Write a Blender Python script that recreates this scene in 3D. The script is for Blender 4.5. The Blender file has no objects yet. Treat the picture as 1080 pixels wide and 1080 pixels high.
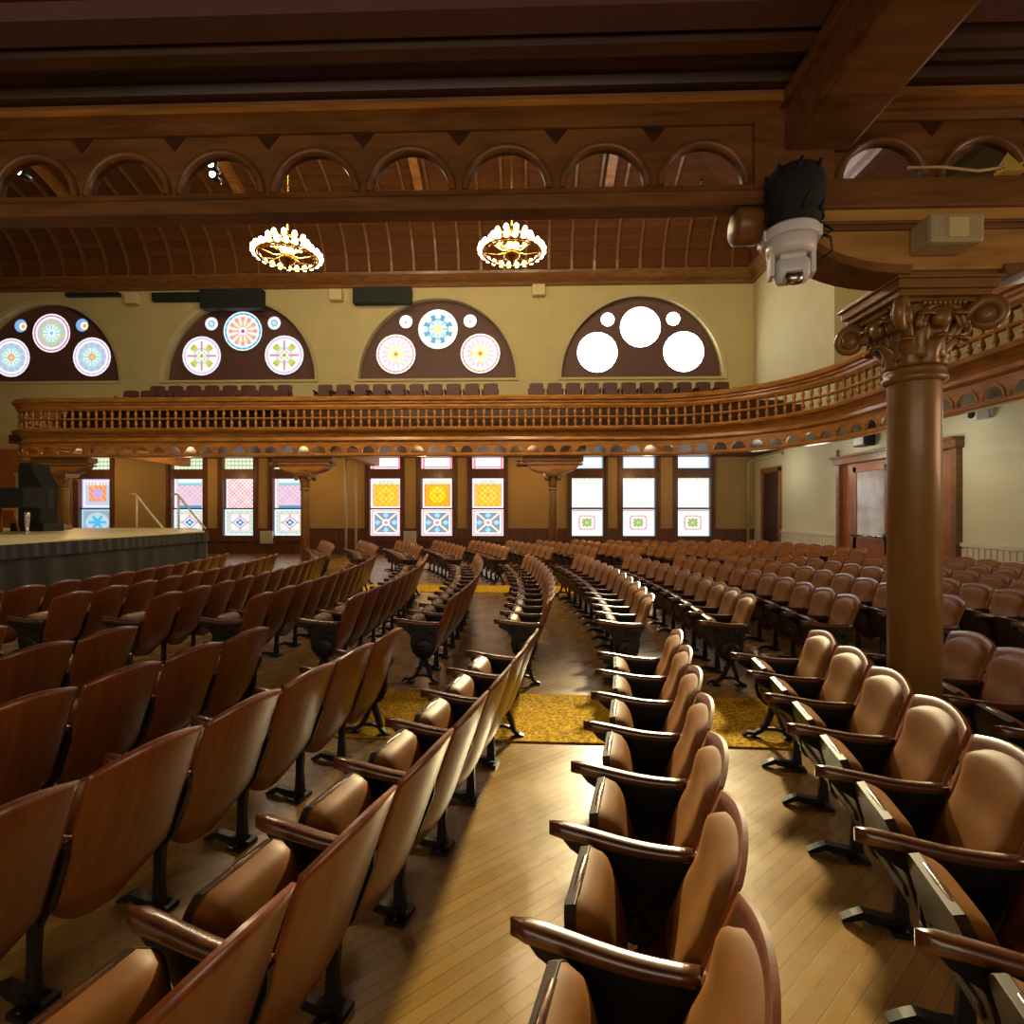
import bpy, bmesh, math, random
from mathutils import Vector, Matrix
random.seed(7)
SC = bpy.context.scene
COL = SC.collection
PI = math.pi
R = math.radians

# ------------------------------------------------------------------ materials
def lin(h):
    h = h.lstrip('#')
    o = []
    for i in (0, 2, 4):
        c = int(h[i:i+2], 16) / 255
        o.append(c/12.92 if c <= .04045 else ((c+.055)/1.055)**2.4)
    return (*o, 1)

def new_mat(name):
    m = bpy.data.materials.new(name); m.use_nodes = True
    nt = m.node_tree
    return m, nt, nt.nodes['Principled BSDF']

def plain(name, col, rough=.5, metal=0, spec=.5, noise=.12, scale=6, bump=0, sheen=0, coat=0):
    m, nt, b = new_mat(name)
    tc = nt.nodes.new('ShaderNodeTexCoord'); n = nt.nodes.new('ShaderNodeTexNoise')
    n.inputs['Scale'].default_value = scale; n.inputs['Detail'].default_value = 4
    nt.links.new(tc.outputs['Object'], n.inputs['Vector'])
    r = nt.nodes.new('ShaderNodeValToRGB')
    c = lin(col)
    r.color_ramp.elements[0].position = .25; r.color_ramp.elements[1].position = .75
    r.color_ramp.elements[0].color = tuple(x*(1-noise) for x in c[:3]) + (1,)
    r.color_ramp.elements[1].color = tuple(min(1, x*(1+noise)) for x in c[:3]) + (1,)
    nt.links.new(n.outputs['Fac'], r.inputs['Fac']); nt.links.new(r.outputs['Color'], b.inputs['Base Color'])
    b.inputs['Roughness'].default_value = rough; b.inputs['Metallic'].default_value = metal
    b.inputs['Specular IOR Level'].default_value = spec
    b.inputs['Sheen Weight'].default_value = sheen
    b.inputs['Coat Weight'].default_value = coat
    if bump:
        bp = nt.nodes.new('ShaderNodeBump'); bp.inputs['Strength'].default_value = bump; bp.inputs['Distance'].default_value = .01
        nt.links.new(n.outputs['Fac'], bp.inputs['Height']); nt.links.new(bp.outputs['Normal'], b.inputs['Normal'])
    return m

def wood(name, c1, c2, stretch=(1.2, 14, 14), rough=.4, spec=.5, coat=0, bump=.08, scale=1.6, vary=0):
    m, nt, b = new_mat(name)
    N = nt.nodes.new; L = nt.links.new
    tc = N('ShaderNodeTexCoord'); mp = N('ShaderNodeMapping'); mp.inputs['Scale'].default_value = stretch
    L(tc.outputs['Object'], mp.inputs['Vector'])
    n = N('ShaderNodeTexNoise'); n.inputs['Scale'].default_value = scale; n.inputs['Detail'].default_value = 6; n.inputs['Distortion'].default_value = .6
    L(mp.outputs['Vector'], n.inputs['Vector'])
    r = N('ShaderNodeValToRGB'); r.color_ramp.elements[0].position = .3; r.color_ramp.elements[1].position = .72
    r.color_ramp.elements[0].color = lin(c1); r.color_ramp.elements[1].color = lin(c2)
    L(n.outputs['Fac'], r.inputs['Fac'])
    out = r.outputs['Color']
    if vary:
        oi = N('ShaderNodeObjectInfo'); hs = N('ShaderNodeHueSaturation'); mr = N('ShaderNodeMapRange')
        mr.inputs['To Min'].default_value = 1-vary; mr.inputs['To Max'].default_value = 1+vary
        L(oi.outputs['Random'], mr.inputs['Value']); L(mr.outputs['Result'], hs.inputs['Value']); L(out, hs.inputs['Color'])
        out = hs.outputs['Color']
    L(out, b.inputs['Base Color'])
    b.inputs['Roughness'].default_value = rough; b.inputs['Specular IOR Level'].default_value = spec
    b.inputs['Coat Weight'].default_value = coat; b.inputs['Coat Roughness'].default_value = .2
    if bump:
        bp = N('ShaderNodeBump'); bp.inputs['Strength'].default_value = bump; bp.inputs['Distance'].default_value = .005
        L(n.outputs['Fac'], bp.inputs['Height']); L(bp.outputs['Normal'], b.inputs['Normal'])
    return m

def emit(name, col, strength):
    m, nt, b = new_mat(name)
    b.inputs['Base Color'].default_value = (0, 0, 0, 1)
    b.inputs['Emission Color'].default_value = lin(col); b.inputs['Emission Strength'].default_value = strength
    return m

def glass_mat(name, strength):
    m, nt, b = new_mat(name)
    a = nt.nodes.new('ShaderNodeVertexColor'); a.layer_name = 'glass'
    b.inputs['Base Color'].default_value = (.02, .02, .02, 1); b.inputs['Roughness'].default_value = .3
    nt.links.new(a.outputs['Color'], b.inputs['Emission Color']); b.inputs['Emission Strength'].default_value = strength
    return m

def planks(name, c1, c2, width, length, angle, rough=.3, gap=.004, rough_var=.15):
    m, nt, b = new_mat(name)
    N = nt.nodes.new; L = nt.links.new
    tc = N('ShaderNodeTexCoord'); mp = N('ShaderNodeMapping'); mp.inputs['Rotation'].default_value = (0, 0, angle)
    L(tc.outputs['Object'], mp.inputs['Vector'])
    br = N('ShaderNodeTexBrick'); br.inputs['Scale'].default_value = 1; br.inputs['Brick Width'].default_value = length
    br.inputs['Row Height'].default_value = width; br.inputs['Mortar Size'].default_value = gap; br.inputs['Mortar Smooth'].default_value = .2
    br.offset = .37; br.inputs['Bias'].default_value = 0
    br.inputs['Color1'].default_value = lin(c1); br.inputs['Color2'].default_value = lin(c2); br.inputs['Mortar'].default_value = tuple(x*.5 for x in lin(c1)[:3]) + (1,)
    L(mp.outputs['Vector'], br.inputs['Vector'])
    mp2 = N('ShaderNodeMapping'); mp2.inputs['Scale'].default_value = (2, 30, 1); L(mp.outputs['Vector'], mp2.inputs['Vector'])
    n = N('ShaderNodeTexNoise'); n.inputs['Scale'].default_value = 1.2; n.inputs['Detail'].default_value = 7; L(mp2.outputs['Vector'], n.inputs['Vector'])
    mx = N('ShaderNodeMix'); mx.data_type = 'RGBA'; mx.blend_type = 'MULTIPLY'; mx.inputs['Factor'].default_value = .55
    L(br.outputs['Color'], mx.inputs['A']); 
    r = N('ShaderNodeValToRGB'); r.color_ramp.elements[0].color = (.45, .42, .38, 1); r.color_ramp.elements[1].color = (1.2, 1.2, 1.2, 1)
    L(n.outputs['Fac'], r.inputs['Fac']); L(r.outputs['Color'], mx.inputs['B'])
    L(mx.outputs['Result'], b.inputs['Base Color'])
    n2 = N('ShaderNodeTexNoise'); n2.inputs['Scale'].default_value = 2.3; n2.inputs['Detail'].default_value = 5; L(tc.outputs['Object'], n2.inputs['Vector'])
    mr = N('ShaderNodeMapRange'); mr.inputs['To Min'].default_value = rough-rough_var; mr.inputs['To Max'].default_value = rough+rough_var
    L(n2.outputs['Fac'], mr.inputs['Value']); L(mr.outputs['Result'], b.inputs['Roughness'])
    bp = N('ShaderNodeBump'); bp.inputs['Strength'].default_value = .38; bp.inputs['Distance'].default_value = .004
    L(br.outputs['Fac'], bp.inputs['Height']); bp.invert = True
    L(bp.outputs['Normal'], b.inputs['Normal'])
    return m

M = {}
M['velvet'] = plain('brown_velvet', '#78480f', .5, spec=.3, noise=.25, scale=9, bump=.05, sheen=.15)
M['velvet'].node_tree.nodes['Principled BSDF'].inputs['Sheen Tint'].default_value = lin('#e0a060')
M['shell'] = wood('seat_shell_wood', '#642f10', '#7a411a', (10, 2, 1.2), .33, .5, .25, .02, 3, .12)
M['arm'] = wood('armrest_wood', '#3a1e0e', '#6a3d1e', (14, 2, 14), .26, .6, .4, .1, 2.2, .1)
M['pan'] = wood('seat_pan_board', '#20120a', '#3a2214', (10, 2, 2), .5, .35, 0, .03, 3)
M['iron'] = plain('black_cast_iron', '#15110f', .42, .3, .5, .25, 14, .15)
M['balcony_velvet'] = plain('maroon_seat_fabric', '#4a2420', .6, noise=.15, scale=8, sheen=.2)
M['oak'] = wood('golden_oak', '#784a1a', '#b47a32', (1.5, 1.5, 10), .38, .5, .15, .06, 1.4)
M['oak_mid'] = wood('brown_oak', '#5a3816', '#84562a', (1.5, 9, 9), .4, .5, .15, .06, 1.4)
M['pine'] = wood('knotty_pine', '#8f6430', '#c2924e', (.9, 6, 9), .45, .4, 0, .05, 1.3)
M['dark'] = wood('dark_stained_wood', '#2c180a', '#482812', (.7, 8, 8), .42, .4, .05, .06, 1.5)
M['soffit'] = planks('soffit_boards', '#54220f', '#6a2c14', .11, 3.0, 0, .5, .004, .1)
M['ceil'] = planks('ceiling_boards', '#543218', '#643c1c', .14, 4.0, 0, .8, .004, .1)
M['ceil'].node_tree.nodes['Principled BSDF'].inputs['Specular IOR Level'].default_value = .15
M['iron_brown'] = plain('bronze_painted_iron', '#86602f', .38, .1, .5, .12, 5, .05, coat=.15)
M['plaster'] = plain('cream_plaster', '#b8ac7c', .75, noise=.06, scale=1.1, bump=.05)
M['plaster_lo'] = plain('tan_plaster', '#b89a62', .75, noise=.06, scale=1.1, bump=.05)
M['plaster_pale'] = plain('pale_grey_green_plaster', '#d2d2b4', .7, noise=.05, scale=1.1, bump=.05)
M['pale'] = plain('pale_painted_trim', '#cfcbb8', .5, noise=.05)
M['floor'] = planks('worn_floor_boards', '#8c6a36', '#9e7c44', .06, 1.8, R(-40), .27, .0015, .1)
M['winframe'] = wood('window_frame_wood', '#5a3a28', '#7a5238', (6, 6, 1), .45, .4, .1)
M['tympanum'] = plain('dark_brown_panel', '#5c3e3a', .6, noise=.1)
M['white'] = plain('white_plastic', '#d8d8dc', .35, noise=.03)
M['beige'] = plain('beige_plastic', '#a89c78', .5, noise=.05)
M['cream'] = plain('cream_box_paint', '#c8b888', .6, noise=.05)
M['black'] = plain('black_fabric', '#0d0d0e', .8, noise=.2, scale=20, bump=.2)
M['blackplastic'] = plain('black_plastic', '#0a0b0b', .35, noise=.2)
M['skirt'] = plain('charcoal_stage_skirt', '#0e0e15', .75, noise=.15, scale=5, sheen=.25)
M['stage'] = plain('pale_stage_deck', '#d9d2a4', .4, noise=.06, scale=2)
M['greenblack'] = plain('dark_green_panel', '#0e1614', .7, noise=.1)
M['brass'] = plain('brass', '#b8862e', .25, 1, .5, .1, 8)
M['bulb'] = emit('bulb_glow', '#fff0c8', 22)
M['spot'] = emit('spotlight_glow', '#fff6e0', 14)
M['chrome'] = plain('chrome', '#c0c0c0', .2, 1, noise=.05)
M['door'] = wood('door_oak', '#7e4416', '#a8622a', (8, 8, 1), .35, .5, .2)
M['doorglass'] = plain('door_pane', '#c2c0c8', .08, 0, .8, .25, 2.5)
M['gl_r'] = glass_mat('stained_glass_sunlit', 1.12)
M['gl_sun'] = glass_mat('roundel_glass_in_sun', 13)
M['gl_c'] = glass_mat('stained_glass_bright', 1.35)
M['gl_l'] = glass_mat('stained_glass_pale', 1.15)
M['organ'] = wood('organ_case_wood', '#8a4c18', '#b06a28', (1, 1, 8), .4, .5, .1)
M['yellow'] = plain('yellow_card', '#c8a848', .5)
M['cable'] = plain('cable_cream', '#b8a070', .5)

def carpet_mat():
    m, nt, b = new_mat('gold_carpet')
    N = nt.nodes.new; L = nt.links.new
    tc = N('ShaderNodeTexCoord'); v = N('ShaderNodeTexNoise'); v.inputs['Scale'].default_value = 45; v.inputs['Detail'].default_value = 5
    L(tc.outputs['Object'], v.inputs['Vector'])
    r = N('ShaderNodeValToRGB'); r.color_ramp.elements[0].position = .35; r.color_ramp.elements[1].position = .68
    r.color_ramp.elements[0].color = lin('#7a5a0c'); r.color_ramp.elements[1].color = lin('#e0b428')
    L(v.outputs['Fac'], r.inputs['Fac']); L(r.outputs['Color'], b.inputs['Base Color'])
    b.inputs['Roughness'].default_value = .95; b.inputs['Specular IOR Level'].default_value = .1
    bp = N('ShaderNodeBump'); bp.inputs['Strength'].default_value = .6; bp.inputs['Distance'].default_value = .01
    L(v.outputs['Fac'], bp.inputs['Height']); L(bp.outputs['Normal'], b.inputs['Normal'])
    return m
M['carpet'] = carpet_mat()

# ------------------------------------------------------------------ mesh helpers
class MB:
    def __init__(s): s.v = []; s.f = []; s.sm = []
    def add(s, vs, fs, smooth=False):
        o = len(s.v); s.v += [tuple(p) for p in vs]
        for f in fs: s.f.append(tuple(i+o for i in f)); s.sm.append(smooth)
        return s
    def box(s, x0, x1, y0, y1, z0, z1, mat=None):
        vs = [(x0,y0,z0),(x1,y0,z0),(x1,y1,z0),(x0,y1,z0),(x0,y0,z1),(x1,y0,z1),(x1,y1,z1),(x0,y1,z1)]
        if mat is not None: vs = [mat @ Vector(p) for p in vs]
        return s.add(vs, [(0,3,2,1),(4,5,6,7),(0,1,5,4),(1,2,6,5),(2,3,7,6),(3,0,4,7)])
    def lathe(s, prof, c=(0,0,0), n=24, axis='z', smooth=True, a0=0, rot=None):
        vs = []; fs = []
        for r, h in prof:
            for i in range(n):
                a = 2*PI*i/n + a0; p = (r*math.cos(a), r*math.sin(a), h)
                if axis == 'x': p = (p[2], p[0], p[1])
                if axis == 'y': p = (p[0], p[2], p[1])
                q = Vector(p)
                if rot is not None: q = rot @ q
                vs.append((c[0]+q[0], c[1]+q[1], c[2]+q[2]))
        m = len(prof)
        for j in range(m-1):
            for i in range(n):
                fs.append((j*n+i, j*n+(i+1) % n, (j+1)*n+(i+1) % n, (j+1)*n+i))
        s.add(vs, fs, smooth)
        o = len(s.v)-m*n
        if prof[0][0] > 1e-4: s.f.append(tuple(o+i for i in reversed(range(n)))); s.sm.append(False)
        if prof[-1][0] > 1e-4: s.f.append(tuple(o+(m-1)*n+i for i in range(n))); s.sm.append(False)
        return s
    def tube(s, pts, r, n=8, caps=True):
        pts = [Vector(p) for p in pts]; rr = r if isinstance(r, (list, tuple)) else [r]*len(pts)
        vs = []; fs = []; up = None
        for i, p in enumerate(pts):
            t = (pts[min(i+1, len(pts)-1)] - pts[max(i-1, 0)]).normalized()
            if up is None:
                up = t.orthogonal().normalized()
            up = (up - t*up.dot(t)).normalized(); w = t.cross(up)
            for k in range(n):
                a = 2*PI*k/n; vs.append(p + (up*math.cos(a)+w*math.sin(a))*rr[i])
        for i in range(len(pts)-1):
            for k in range(n):
                fs.append((i*n+k, i*n+(k+1) % n, (i+1)*n+(k+1) % n, (i+1)*n+k))
        if caps:
            fs.append(tuple(reversed(range(n)))); fs.append(tuple((len(pts)-1)*n+k for k in range(n)))
        return s.add(vs, fs, True)
    def bar(s, pts, x0, x1):
        """flat bar in the yz plane: pts = [(y, z, half_width)], thick from x0 to x1"""
        P = [Vector((a, b)) for a, b, _ in pts]; vs = []; fs = []
        for i, p in enumerate(P):
            t = (P[min(i+1, len(P)-1)] - P[max(i-1, 0)]).normalized(); nrm = Vector((-t.y, t.x)); h = pts[i][2]
            a = p+nrm*h; b = p-nrm*h
            vs += [(x0, a.x, a.y), (x0, b.x, b.y), (x1, b.x, b.y), (x1, a.x, a.y)]
        for i in range(len(P)-1):
            for k in range(4):
                fs.append((i*4+k, i*4+(k+1) % 4, (i+1)*4+(k+1) % 4, (i+1)*4+k))
        fs.append((3, 2, 1, 0)); e = (len(P)-1)*4; fs.append((e, e+1, e+2, e+3))
        return s.add(vs, fs)
    def prism(s, poly, a0, a1, fn):
        """poly in 2D extruded; fn(p, q, a) -> xyz"""
        n = len(poly); vs = [fn(p, q, a0) for p, q in poly] + [fn(p, q, a1) for p, q in poly]
        fs = [tuple(range(n)), tuple(range(2*n-1, n-1, -1))] + [(i, i+n, (i+1) % n + n, (i+1) % n) for i in range(n)]
        return s.add(vs, fs)
    def grid(s, P, nu, nv, smooth=True, closeu=False):
        """P(i,j) point grid"""
        vs = [P(i, j) for j in range(nv) for i in range(nu)]
        fs = [(j*nu+i, j*nu+i+1, (j+1)*nu+i+1, (j+1)*nu+i) for j in range(nv-1) for i in range(nu-1)]
        return s.add(vs, fs, smooth)
    def mesh(s, name, bevel=0, recalc=True):
        me = bpy.data.meshes.new(name); me.from_pydata(s.v, [], s.f)
        for p, k in zip(me.polygons, s.sm): p.use_smooth = k
        if recalc:
            bm = bmesh.new(); bm.from_mesh(me)
            bmesh.ops.remove_doubles(bm, verts=bm.verts, dist=1e-5)
            bmesh.ops.recalc_face_normals(bm, faces=bm.faces)
            if bevel:
                ed = [e for e in bm.edges if len(e.link_faces) == 2 and e.calc_face_angle(0) > .6]
                bmesh.ops.bevel(bm, geom=ed, offset=bevel, segments=2, affect='EDGES', profile=.6)
            bm.to_mesh(me); bm.free()
        return me
    def obj(s, name, mat, parent=None, bevel=0, recalc=True):
        me = s.mesh(name, bevel, recalc); me.materials.append(M[mat])
        return link(name, me, parent)

def link(name, me, parent=None):
    o = bpy.data.objects.new(name, me); COL.objects.link(o)
    if parent is not None: o.parent = parent
    return o

def tag(o, label, cat, group=None, kind=None):
    o['label'] = label; o['category'] = cat
    if group: o['group'] = group
    if kind: o['kind'] = kind
    return o

def thing(name, label, cat, loc=(0,0,0), rz=0, group=None, kind=None):
    o = bpy.data.objects.new(name, None); COL.objects.link(o); o.location = loc; o.rotation_euler = (0,0,rz)
    o.empty_display_size = .1
    return tag(o, label, cat, group, kind)

def dup(root, loc, rz, label):
    r = root.copy(); COL.objects.link(r); r.location = loc; r.rotation_euler = (0,0,rz); r['label'] = label
    for ch in root.children:
        c = ch.copy(); COL.objects.link(c); c.parent = r
        for g in ch.children:
            d = g.copy(); COL.objects.link(d); d.parent = c
    return r

def arch_faces(mb, x0, x1, cx, rx, rz, zb, zt, N, fn, d0, d1, back=True):
    """a panel x0..x1 / zb..zt with a half-round opening on its lower edge; fn(x, d, z) -> world"""
    inner = [(cx+rx*math.cos(PI*i/N), zb+rz*math.sin(PI*i/N)) for i in range(N+1)]
    k1 = N//4; k2 = N-k1; outer = []
    for i in range(N+1):
        if i <= k1: outer.append((x1, zb+(zt-zb)*i/k1))
        elif i <= k2: outer.append((x1+(x0-x1)*(i-k1)/(k2-k1), zt))
        else: outer.append((x0, zt+(zb-zt)*(i-k2)/(N-k2)))
    n = N+1
    vs = [fn(x, d0, z) for x, z in inner] + [fn(x, d0, z) for x, z in outer]
    fs = [(i, i+1, n+i+1, n+i) for i in range(N)]
    vs += [fn(x, d1, z) for x, z in inner]
    fs += [(i, 2*n+i, 2*n+i+1, i+1) for i in range(N)]
    if back:
        vs += [fn(x, d1, z) for x, z in outer]
        fs += [(2*n+i, 3*n+i, 3*n+i+1, 2*n+i+1) for i in range(N)]
        fs += [(n+i, n+i+1, 3*n+i+1, 3*n+i) for i in range(N)]
    mb.add(vs, fs)

# ------------------------------------------------------------------ camera (hall axes; the camera looks 1.7 degrees left of square)
cam = bpy.data.cameras.new('camera'); cam.sensor_width = 36; cam.lens = 36*560/1080; cam.clip_end = 200; cam.clip_start = .05
co = bpy.data.objects.new('camera', cam); COL.objects.link(co); co.location = (0,0,1.75); co.rotation_euler = (R(90),0,R(1.7))
SC.camera = co

V = 22.0      # side wall with the stained glass
U = 9.23      # rear wall
CORN = 11.1   # underside of the cornice
TOP = 14.6

# ------------------------------------------------------------------ room shell
def structure(o, label, cat='structure'):
    return tag(o, label, cat, None, 'structure')

mb = MB(); mb.add([(-30,-6,0),(13,-6,0),(13,V+.4,0),(-30,V+.4,0)], [(0,1,2,3)])
structure(mb.obj('floor', 'floor', recalc=False), 'worn glossy narrow-board wooden floor of the hall', 'floor')

# lower side wall: rectangular holes for windows
WIN = [(-19.07,-17.71),(-15.04,-13.70),(-12.84,-11.54),(-10.70,-9.40),(-6.60,-5.32),(-4.45,-3.14),(-2.31,-1.01),(1.82,3.10),(3.92,5.24),(6.16,7.48)]
WZ0, WZ1 = .76, 4.42
F = .10  # frame width
mb = MB()
xs = sorted({-30, U} | {round(a-F,3) for a,b in WIN} | {round(b+F,3) for a,b in WIN})
for a, b in zip(xs, xs[1:]):
    hole = any(abs(a-(p-F)) < .01 for p,q in WIN)
    if hole:
        mb.box(a,b,V,V+.4,0,WZ0-F); mb.box(a,b,V,V+.4,WZ1+F,5.0)
    else: mb.box(a,b,V,V+.4,0,5.0)
structure(mb.obj('wall_side', 'plaster_lo'), 'tan plaster side wall below the balcony, pierced by stained glass windows', 'wall')

LUN = [(-20.55,3.22,'1'),(-12.16,3.24,'2'),(-3.79,3.29,'3'),(4.70,3.31,'4')]
LZ = 7.30; LH = 3.36
mb = MB(); fn = lambda x,d,z: (x, V+d, z)
edges = [-30,-16.35,-7.98,.45,U]
for i,(cx,r,_) in enumerate(LUN):
    arch_faces(mb, edges[i], edges[i+1], cx, r, LH if i != 3 else LH+.08, LZ, CORN+.6, 48, fn, 0, .45, back=False)
mb.box(-30,U,V,V+.4,5.0,LZ)
structure(mb.obj('wall_side_upper', 'plaster'), 'cream plaster wall above the balcony with four big half-round windows', 'wall')

mb = MB(); mb.box(U,U+.3,-6,V,0,5.0)
structure(mb.obj('wall_rear', 'plaster_pale'), 'pale cream rear wall below the balcony with doors', 'wall')
mb = MB(); mb.box(U,U+.5,16.27,V,5.0,CORN+.6); mb.box(12.2,12.5,-6,16.3,4.3,CORN+.6); mb.box(U+.5,12.5,16.27,16.5,5.0,CORN+.6)
structure(MB().box(U,U+.3,-6,16.27,9.3,CORN+.6).obj('trim_header', 'dark'), 'dark wooden header over the recess of the rear balcony wall', 'header')
structure(mb.obj('wall_rear_upper', 'plaster'), 'pale plaster rear wall above the balcony with a recess', 'wall')
mb = MB(); mb.box(-30.3,-30,-6,V,0,TOP); mb.box(-29.9,-19.4,V-.12,V,0,4.4)
structure(mb.obj('wall_stage', 'organ'), 'orange brown wood panelling behind the stage', 'wall')

# cornice, cove with ribs, flat ceiling
mb = MB()
prof = [(0,CORN),(-.10,CORN),(-.16,CORN+.1),(-.12,CORN+.16),(-.2,CORN+.24),(-.34,CORN+.42),(-.38,CORN+.52),(-.3,CORN+.56),(0,CORN+.56)]
def cornice(mb, prof):
    n = len(prof); P = []
    for d, z in prof: P.append((-30, V+d, z))
    for d, z in prof: P.append((U+d, V+d, z))
    for d, z in prof: P.append((U+d, -6, z))
    fs = []
    for k in (0, n):
        for i in range(n-1): fs.append((k+i, k+i+1, k+n+i+1, k+n+i))
    mb.add(P, fs)
cornice(mb, prof)
structure(mb.obj('trim_cornice', 'oak_mid'), 'brown wooden cornice running along the top of the walls', 'cornice')
cov = []
for i in range(13):
    a = PI/2*i/12; cov.append((-.3-5.0*(1-math.cos(a)), CORN+.56+(TOP-CORN-.56)*math.sin(a)))
mb = MB(); cornice(mb, cov)
mb.add([(-30,-6,TOP),(13,-6,TOP),(13,V-5.2,TOP),(-30,V-5.2,TOP)], [(0,1,2,3)])
ceil = structure(mb.obj('ceiling', 'ceil'), 'dark boarded wooden ceiling with a coved edge', 'ceiling')
for k in range(42):   # cove ribs
    x = -29.5+.92*k
    if x > U-.4: break
    pts = [(V+d-.02, z-.02) for d, z in cov]
    m2 = MB(); vs = []; fs = []
    for y, z in pts:
        if x > U-(V-y)-.05: break
        vs += [(x-.05,y+.04,z+.04),(x-.05,y-.05,z-.07),(x+.05,y-.05,z-.07),(x+.05,y+.04,z+.04)]
    for i in range(len(vs)//4-1):
        for q in range(4): fs.append((i*4+q,i*4+(q+1)%4,i*4+4+(q+1)%4,i*4+4+q))
    if len(vs) > 8: m2.add(vs, fs); m2.obj('ceiling_rib', 'oak_mid', ceil)
HEAVY = (-24.6,-17.7,-10.9,-4.06,3.0)
for x in HEAVY:
    m2 = MB(); m2.box(x-.14,x+.14,-4,16.8,TOP-.35,TOP); m2.obj('ceiling_beam', 'oak_mid', ceil)
for x in HEAVY:
    m2 = MB(); vs = []; fs = []
    for d, z in cov[5:]: vs += [(x-.16,V+d+.05,z+.05),(x-.16,V+d-.14,z-.2),(x+.16,V+d-.14,z-.2),(x+.16,V+d+.05,z+.05)]
    for i in range(len(cov)-6):
        for q in range(4): fs.append((i*4+q,i*4+(q+1)%4,i*4+4+(q+1)%4,i*4+4+q))
    m2.add(vs, fs); m2.obj('cove_brace', 'oak', ceil)
for y in (4.5,8.5,12.5):
    m2 = MB(); m2.box(-29,8,y-.1,y+.1,TOP-.25,TOP); m2.obj('ceiling_beam', 'oak_mid', ceil)

# wainscots and trims
mb = MB()
xs2 = [-19.4] + [v for a,b in WIN for v in (a-F-.06,b+F+.06)] + [U]
mb2 = MB()
for a, b in zip(xs2[::2], xs2[1::2]):
    if b-a > .05: mb2.box(a,b,V-.05,V,.0,1.0); mb2.box(a,b,V-.08,V,1.0,1.07)
for a,b in WIN: mb2.box(a-F-.06,b+F+.06,V-.05,V,0,WZ0-F-.06)
structure(mb2.obj('trim_wainscot', 'winframe'), 'dark wood wainscot below the stained glass windows', 'wainscot')
mb = MB()
for a,b in ((16.0,19.62),(9.0,11.55),(-2,9.0)):
    mb.box(U-.03,U,a,b,0,1.02); mb.box(U-.06,U,a,b,1.02,1.1); mb.box(U-.05,U,a,b,0,.18)
    n = int((b-a)/.14)
    for i in range(n): mb.box(U-.055,U-.03,a+.14*i,a+.14*i+.075,.18,1.0)
structure(mb.obj('trim_wainscot_rear', 'pale'), 'pale grooved beadboard wainscot along the rear wall', 'wainscot')

# ------------------------------------------------------------------ stained glass
def mosaic(name, mat, parent, nx, nz, fn, pos, shape=None):
    """one pane: a mesh of small glass cells, each cell its own glass colour. fn(x,z) with x,z in -1..1"""
    vs = []; fs = []; cols = []
    for j in range(nz+1):
        for i in range(nx+1):
            x = -1+2*i/nx; z = -1+2*j/nz
            if shape == 'disc':
                q = math.hypot(x, z); m = max(abs(x), abs(z))
                if q > 1e-6: x, z = x*m/q, z*m/q
            vs.append(pos(x, z))
    for j in range(nz):
        for i in range(nx):
            a = j*(nx+1)+i; fs.append((a, a+1, a+nx+2, a+nx+1))
            x = -1+2*(i+.5)/nx; z = -1+2*(j+.5)/nz
            if shape == 'disc':
                q = math.hypot(x, z); m = max(abs(x), abs(z))
                if q > 1e-6: x, z = x*m/q, z*m/q
            cols.append(fn(x, z))
    me = bpy.data.meshes.new(name); me.from_pydata(vs, [], fs); me.materials.append(M[mat])
    at = me.color_attributes.new('glass', 'FLOAT_COLOR', 'CORNER')
    li = 0
    for c in cols:
        c = lin(c)
        for _ in range(4): at.data[li].color = c; li += 1
    return link(name, me, parent)

def pane_cross(x, z):           # blue diagonal cross
    m = max(abs(x), abs(z))
    if m > .93: return '#f4f0f2'
    if m > .84: return '#e07888' if (int((x+z)*20) % 3) else '#f6dfe2'
    if m > .76: return '#f0ecec'
    d = min(abs(x-z), abs(x+z)); r = math.hypot(x, z)
    if r < .13: return '#e88a90'
    if r < .24: return '#fdfdfd'
    for px, pz in ((.55,0),(-.55,0),(0,.55),(0,-.55)):
        if abs(x-px)+abs(z-pz) < .2: return '#8fd8f8'
    if d < .09: return '#f6efd4'
    if d < .15: return '#a9884c'
    return '#6f86b8' if (int(x*9)+int(z*9)) % 2 else '#7f93a8'
def pane_gold(x, z):
    m = max(abs(x), abs(z))
    if m > .9: return '#f4eef0'
    if z > .62: return '#b8c8c0' if int(x*14) % 2 else '#f0e8e4'
    if abs(x) > .78: return '#f0a890'
    r = math.hypot(x, z+.1)
    if r < .14: return '#f4a030'
    p = abs(((x+z)*2.6) % 1-.5); q = abs(((x-z)*2.6) % 1-.5)
    if min(p, q) < .07: return '#d88a20'
    return '#f6cf48' if r < .55 else '#f2bc3c'
def pane_gold_hot(x, z):
    c = pane_gold(x, z)
    return {'#f6cf48':'#ffd818','#f2bc3c':'#f8a81c','#f0a890':'#f08048','#b8c8c0':'#d8b8b0'}.get(c, c)
def pane_diamond(x, z):         # aqua with blue diamond
    m = max(abs(x), abs(z))
    if m > .92: return '#f4f4f6'
    if m > .74: return '#98d8e0' if (int((x+2)*9)+int((z+2)*9)) % 3 else '#d8f0f0'
    if m > .62: return '#f0b89c' if (int((x-z)*12) % 2) else '#e8e0c8'
    d = abs(x)+abs(z)
    if d < .14: return '#e8f4f8'
    if d < .3: return '#3878b8'
    if d < .42: return '#f8f8f8'
    if d < .54: return '#c88890'
    if abs(x)<.07 or abs(z)<.07: return '#d89aa0'
    return '#e4eef4'
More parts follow.
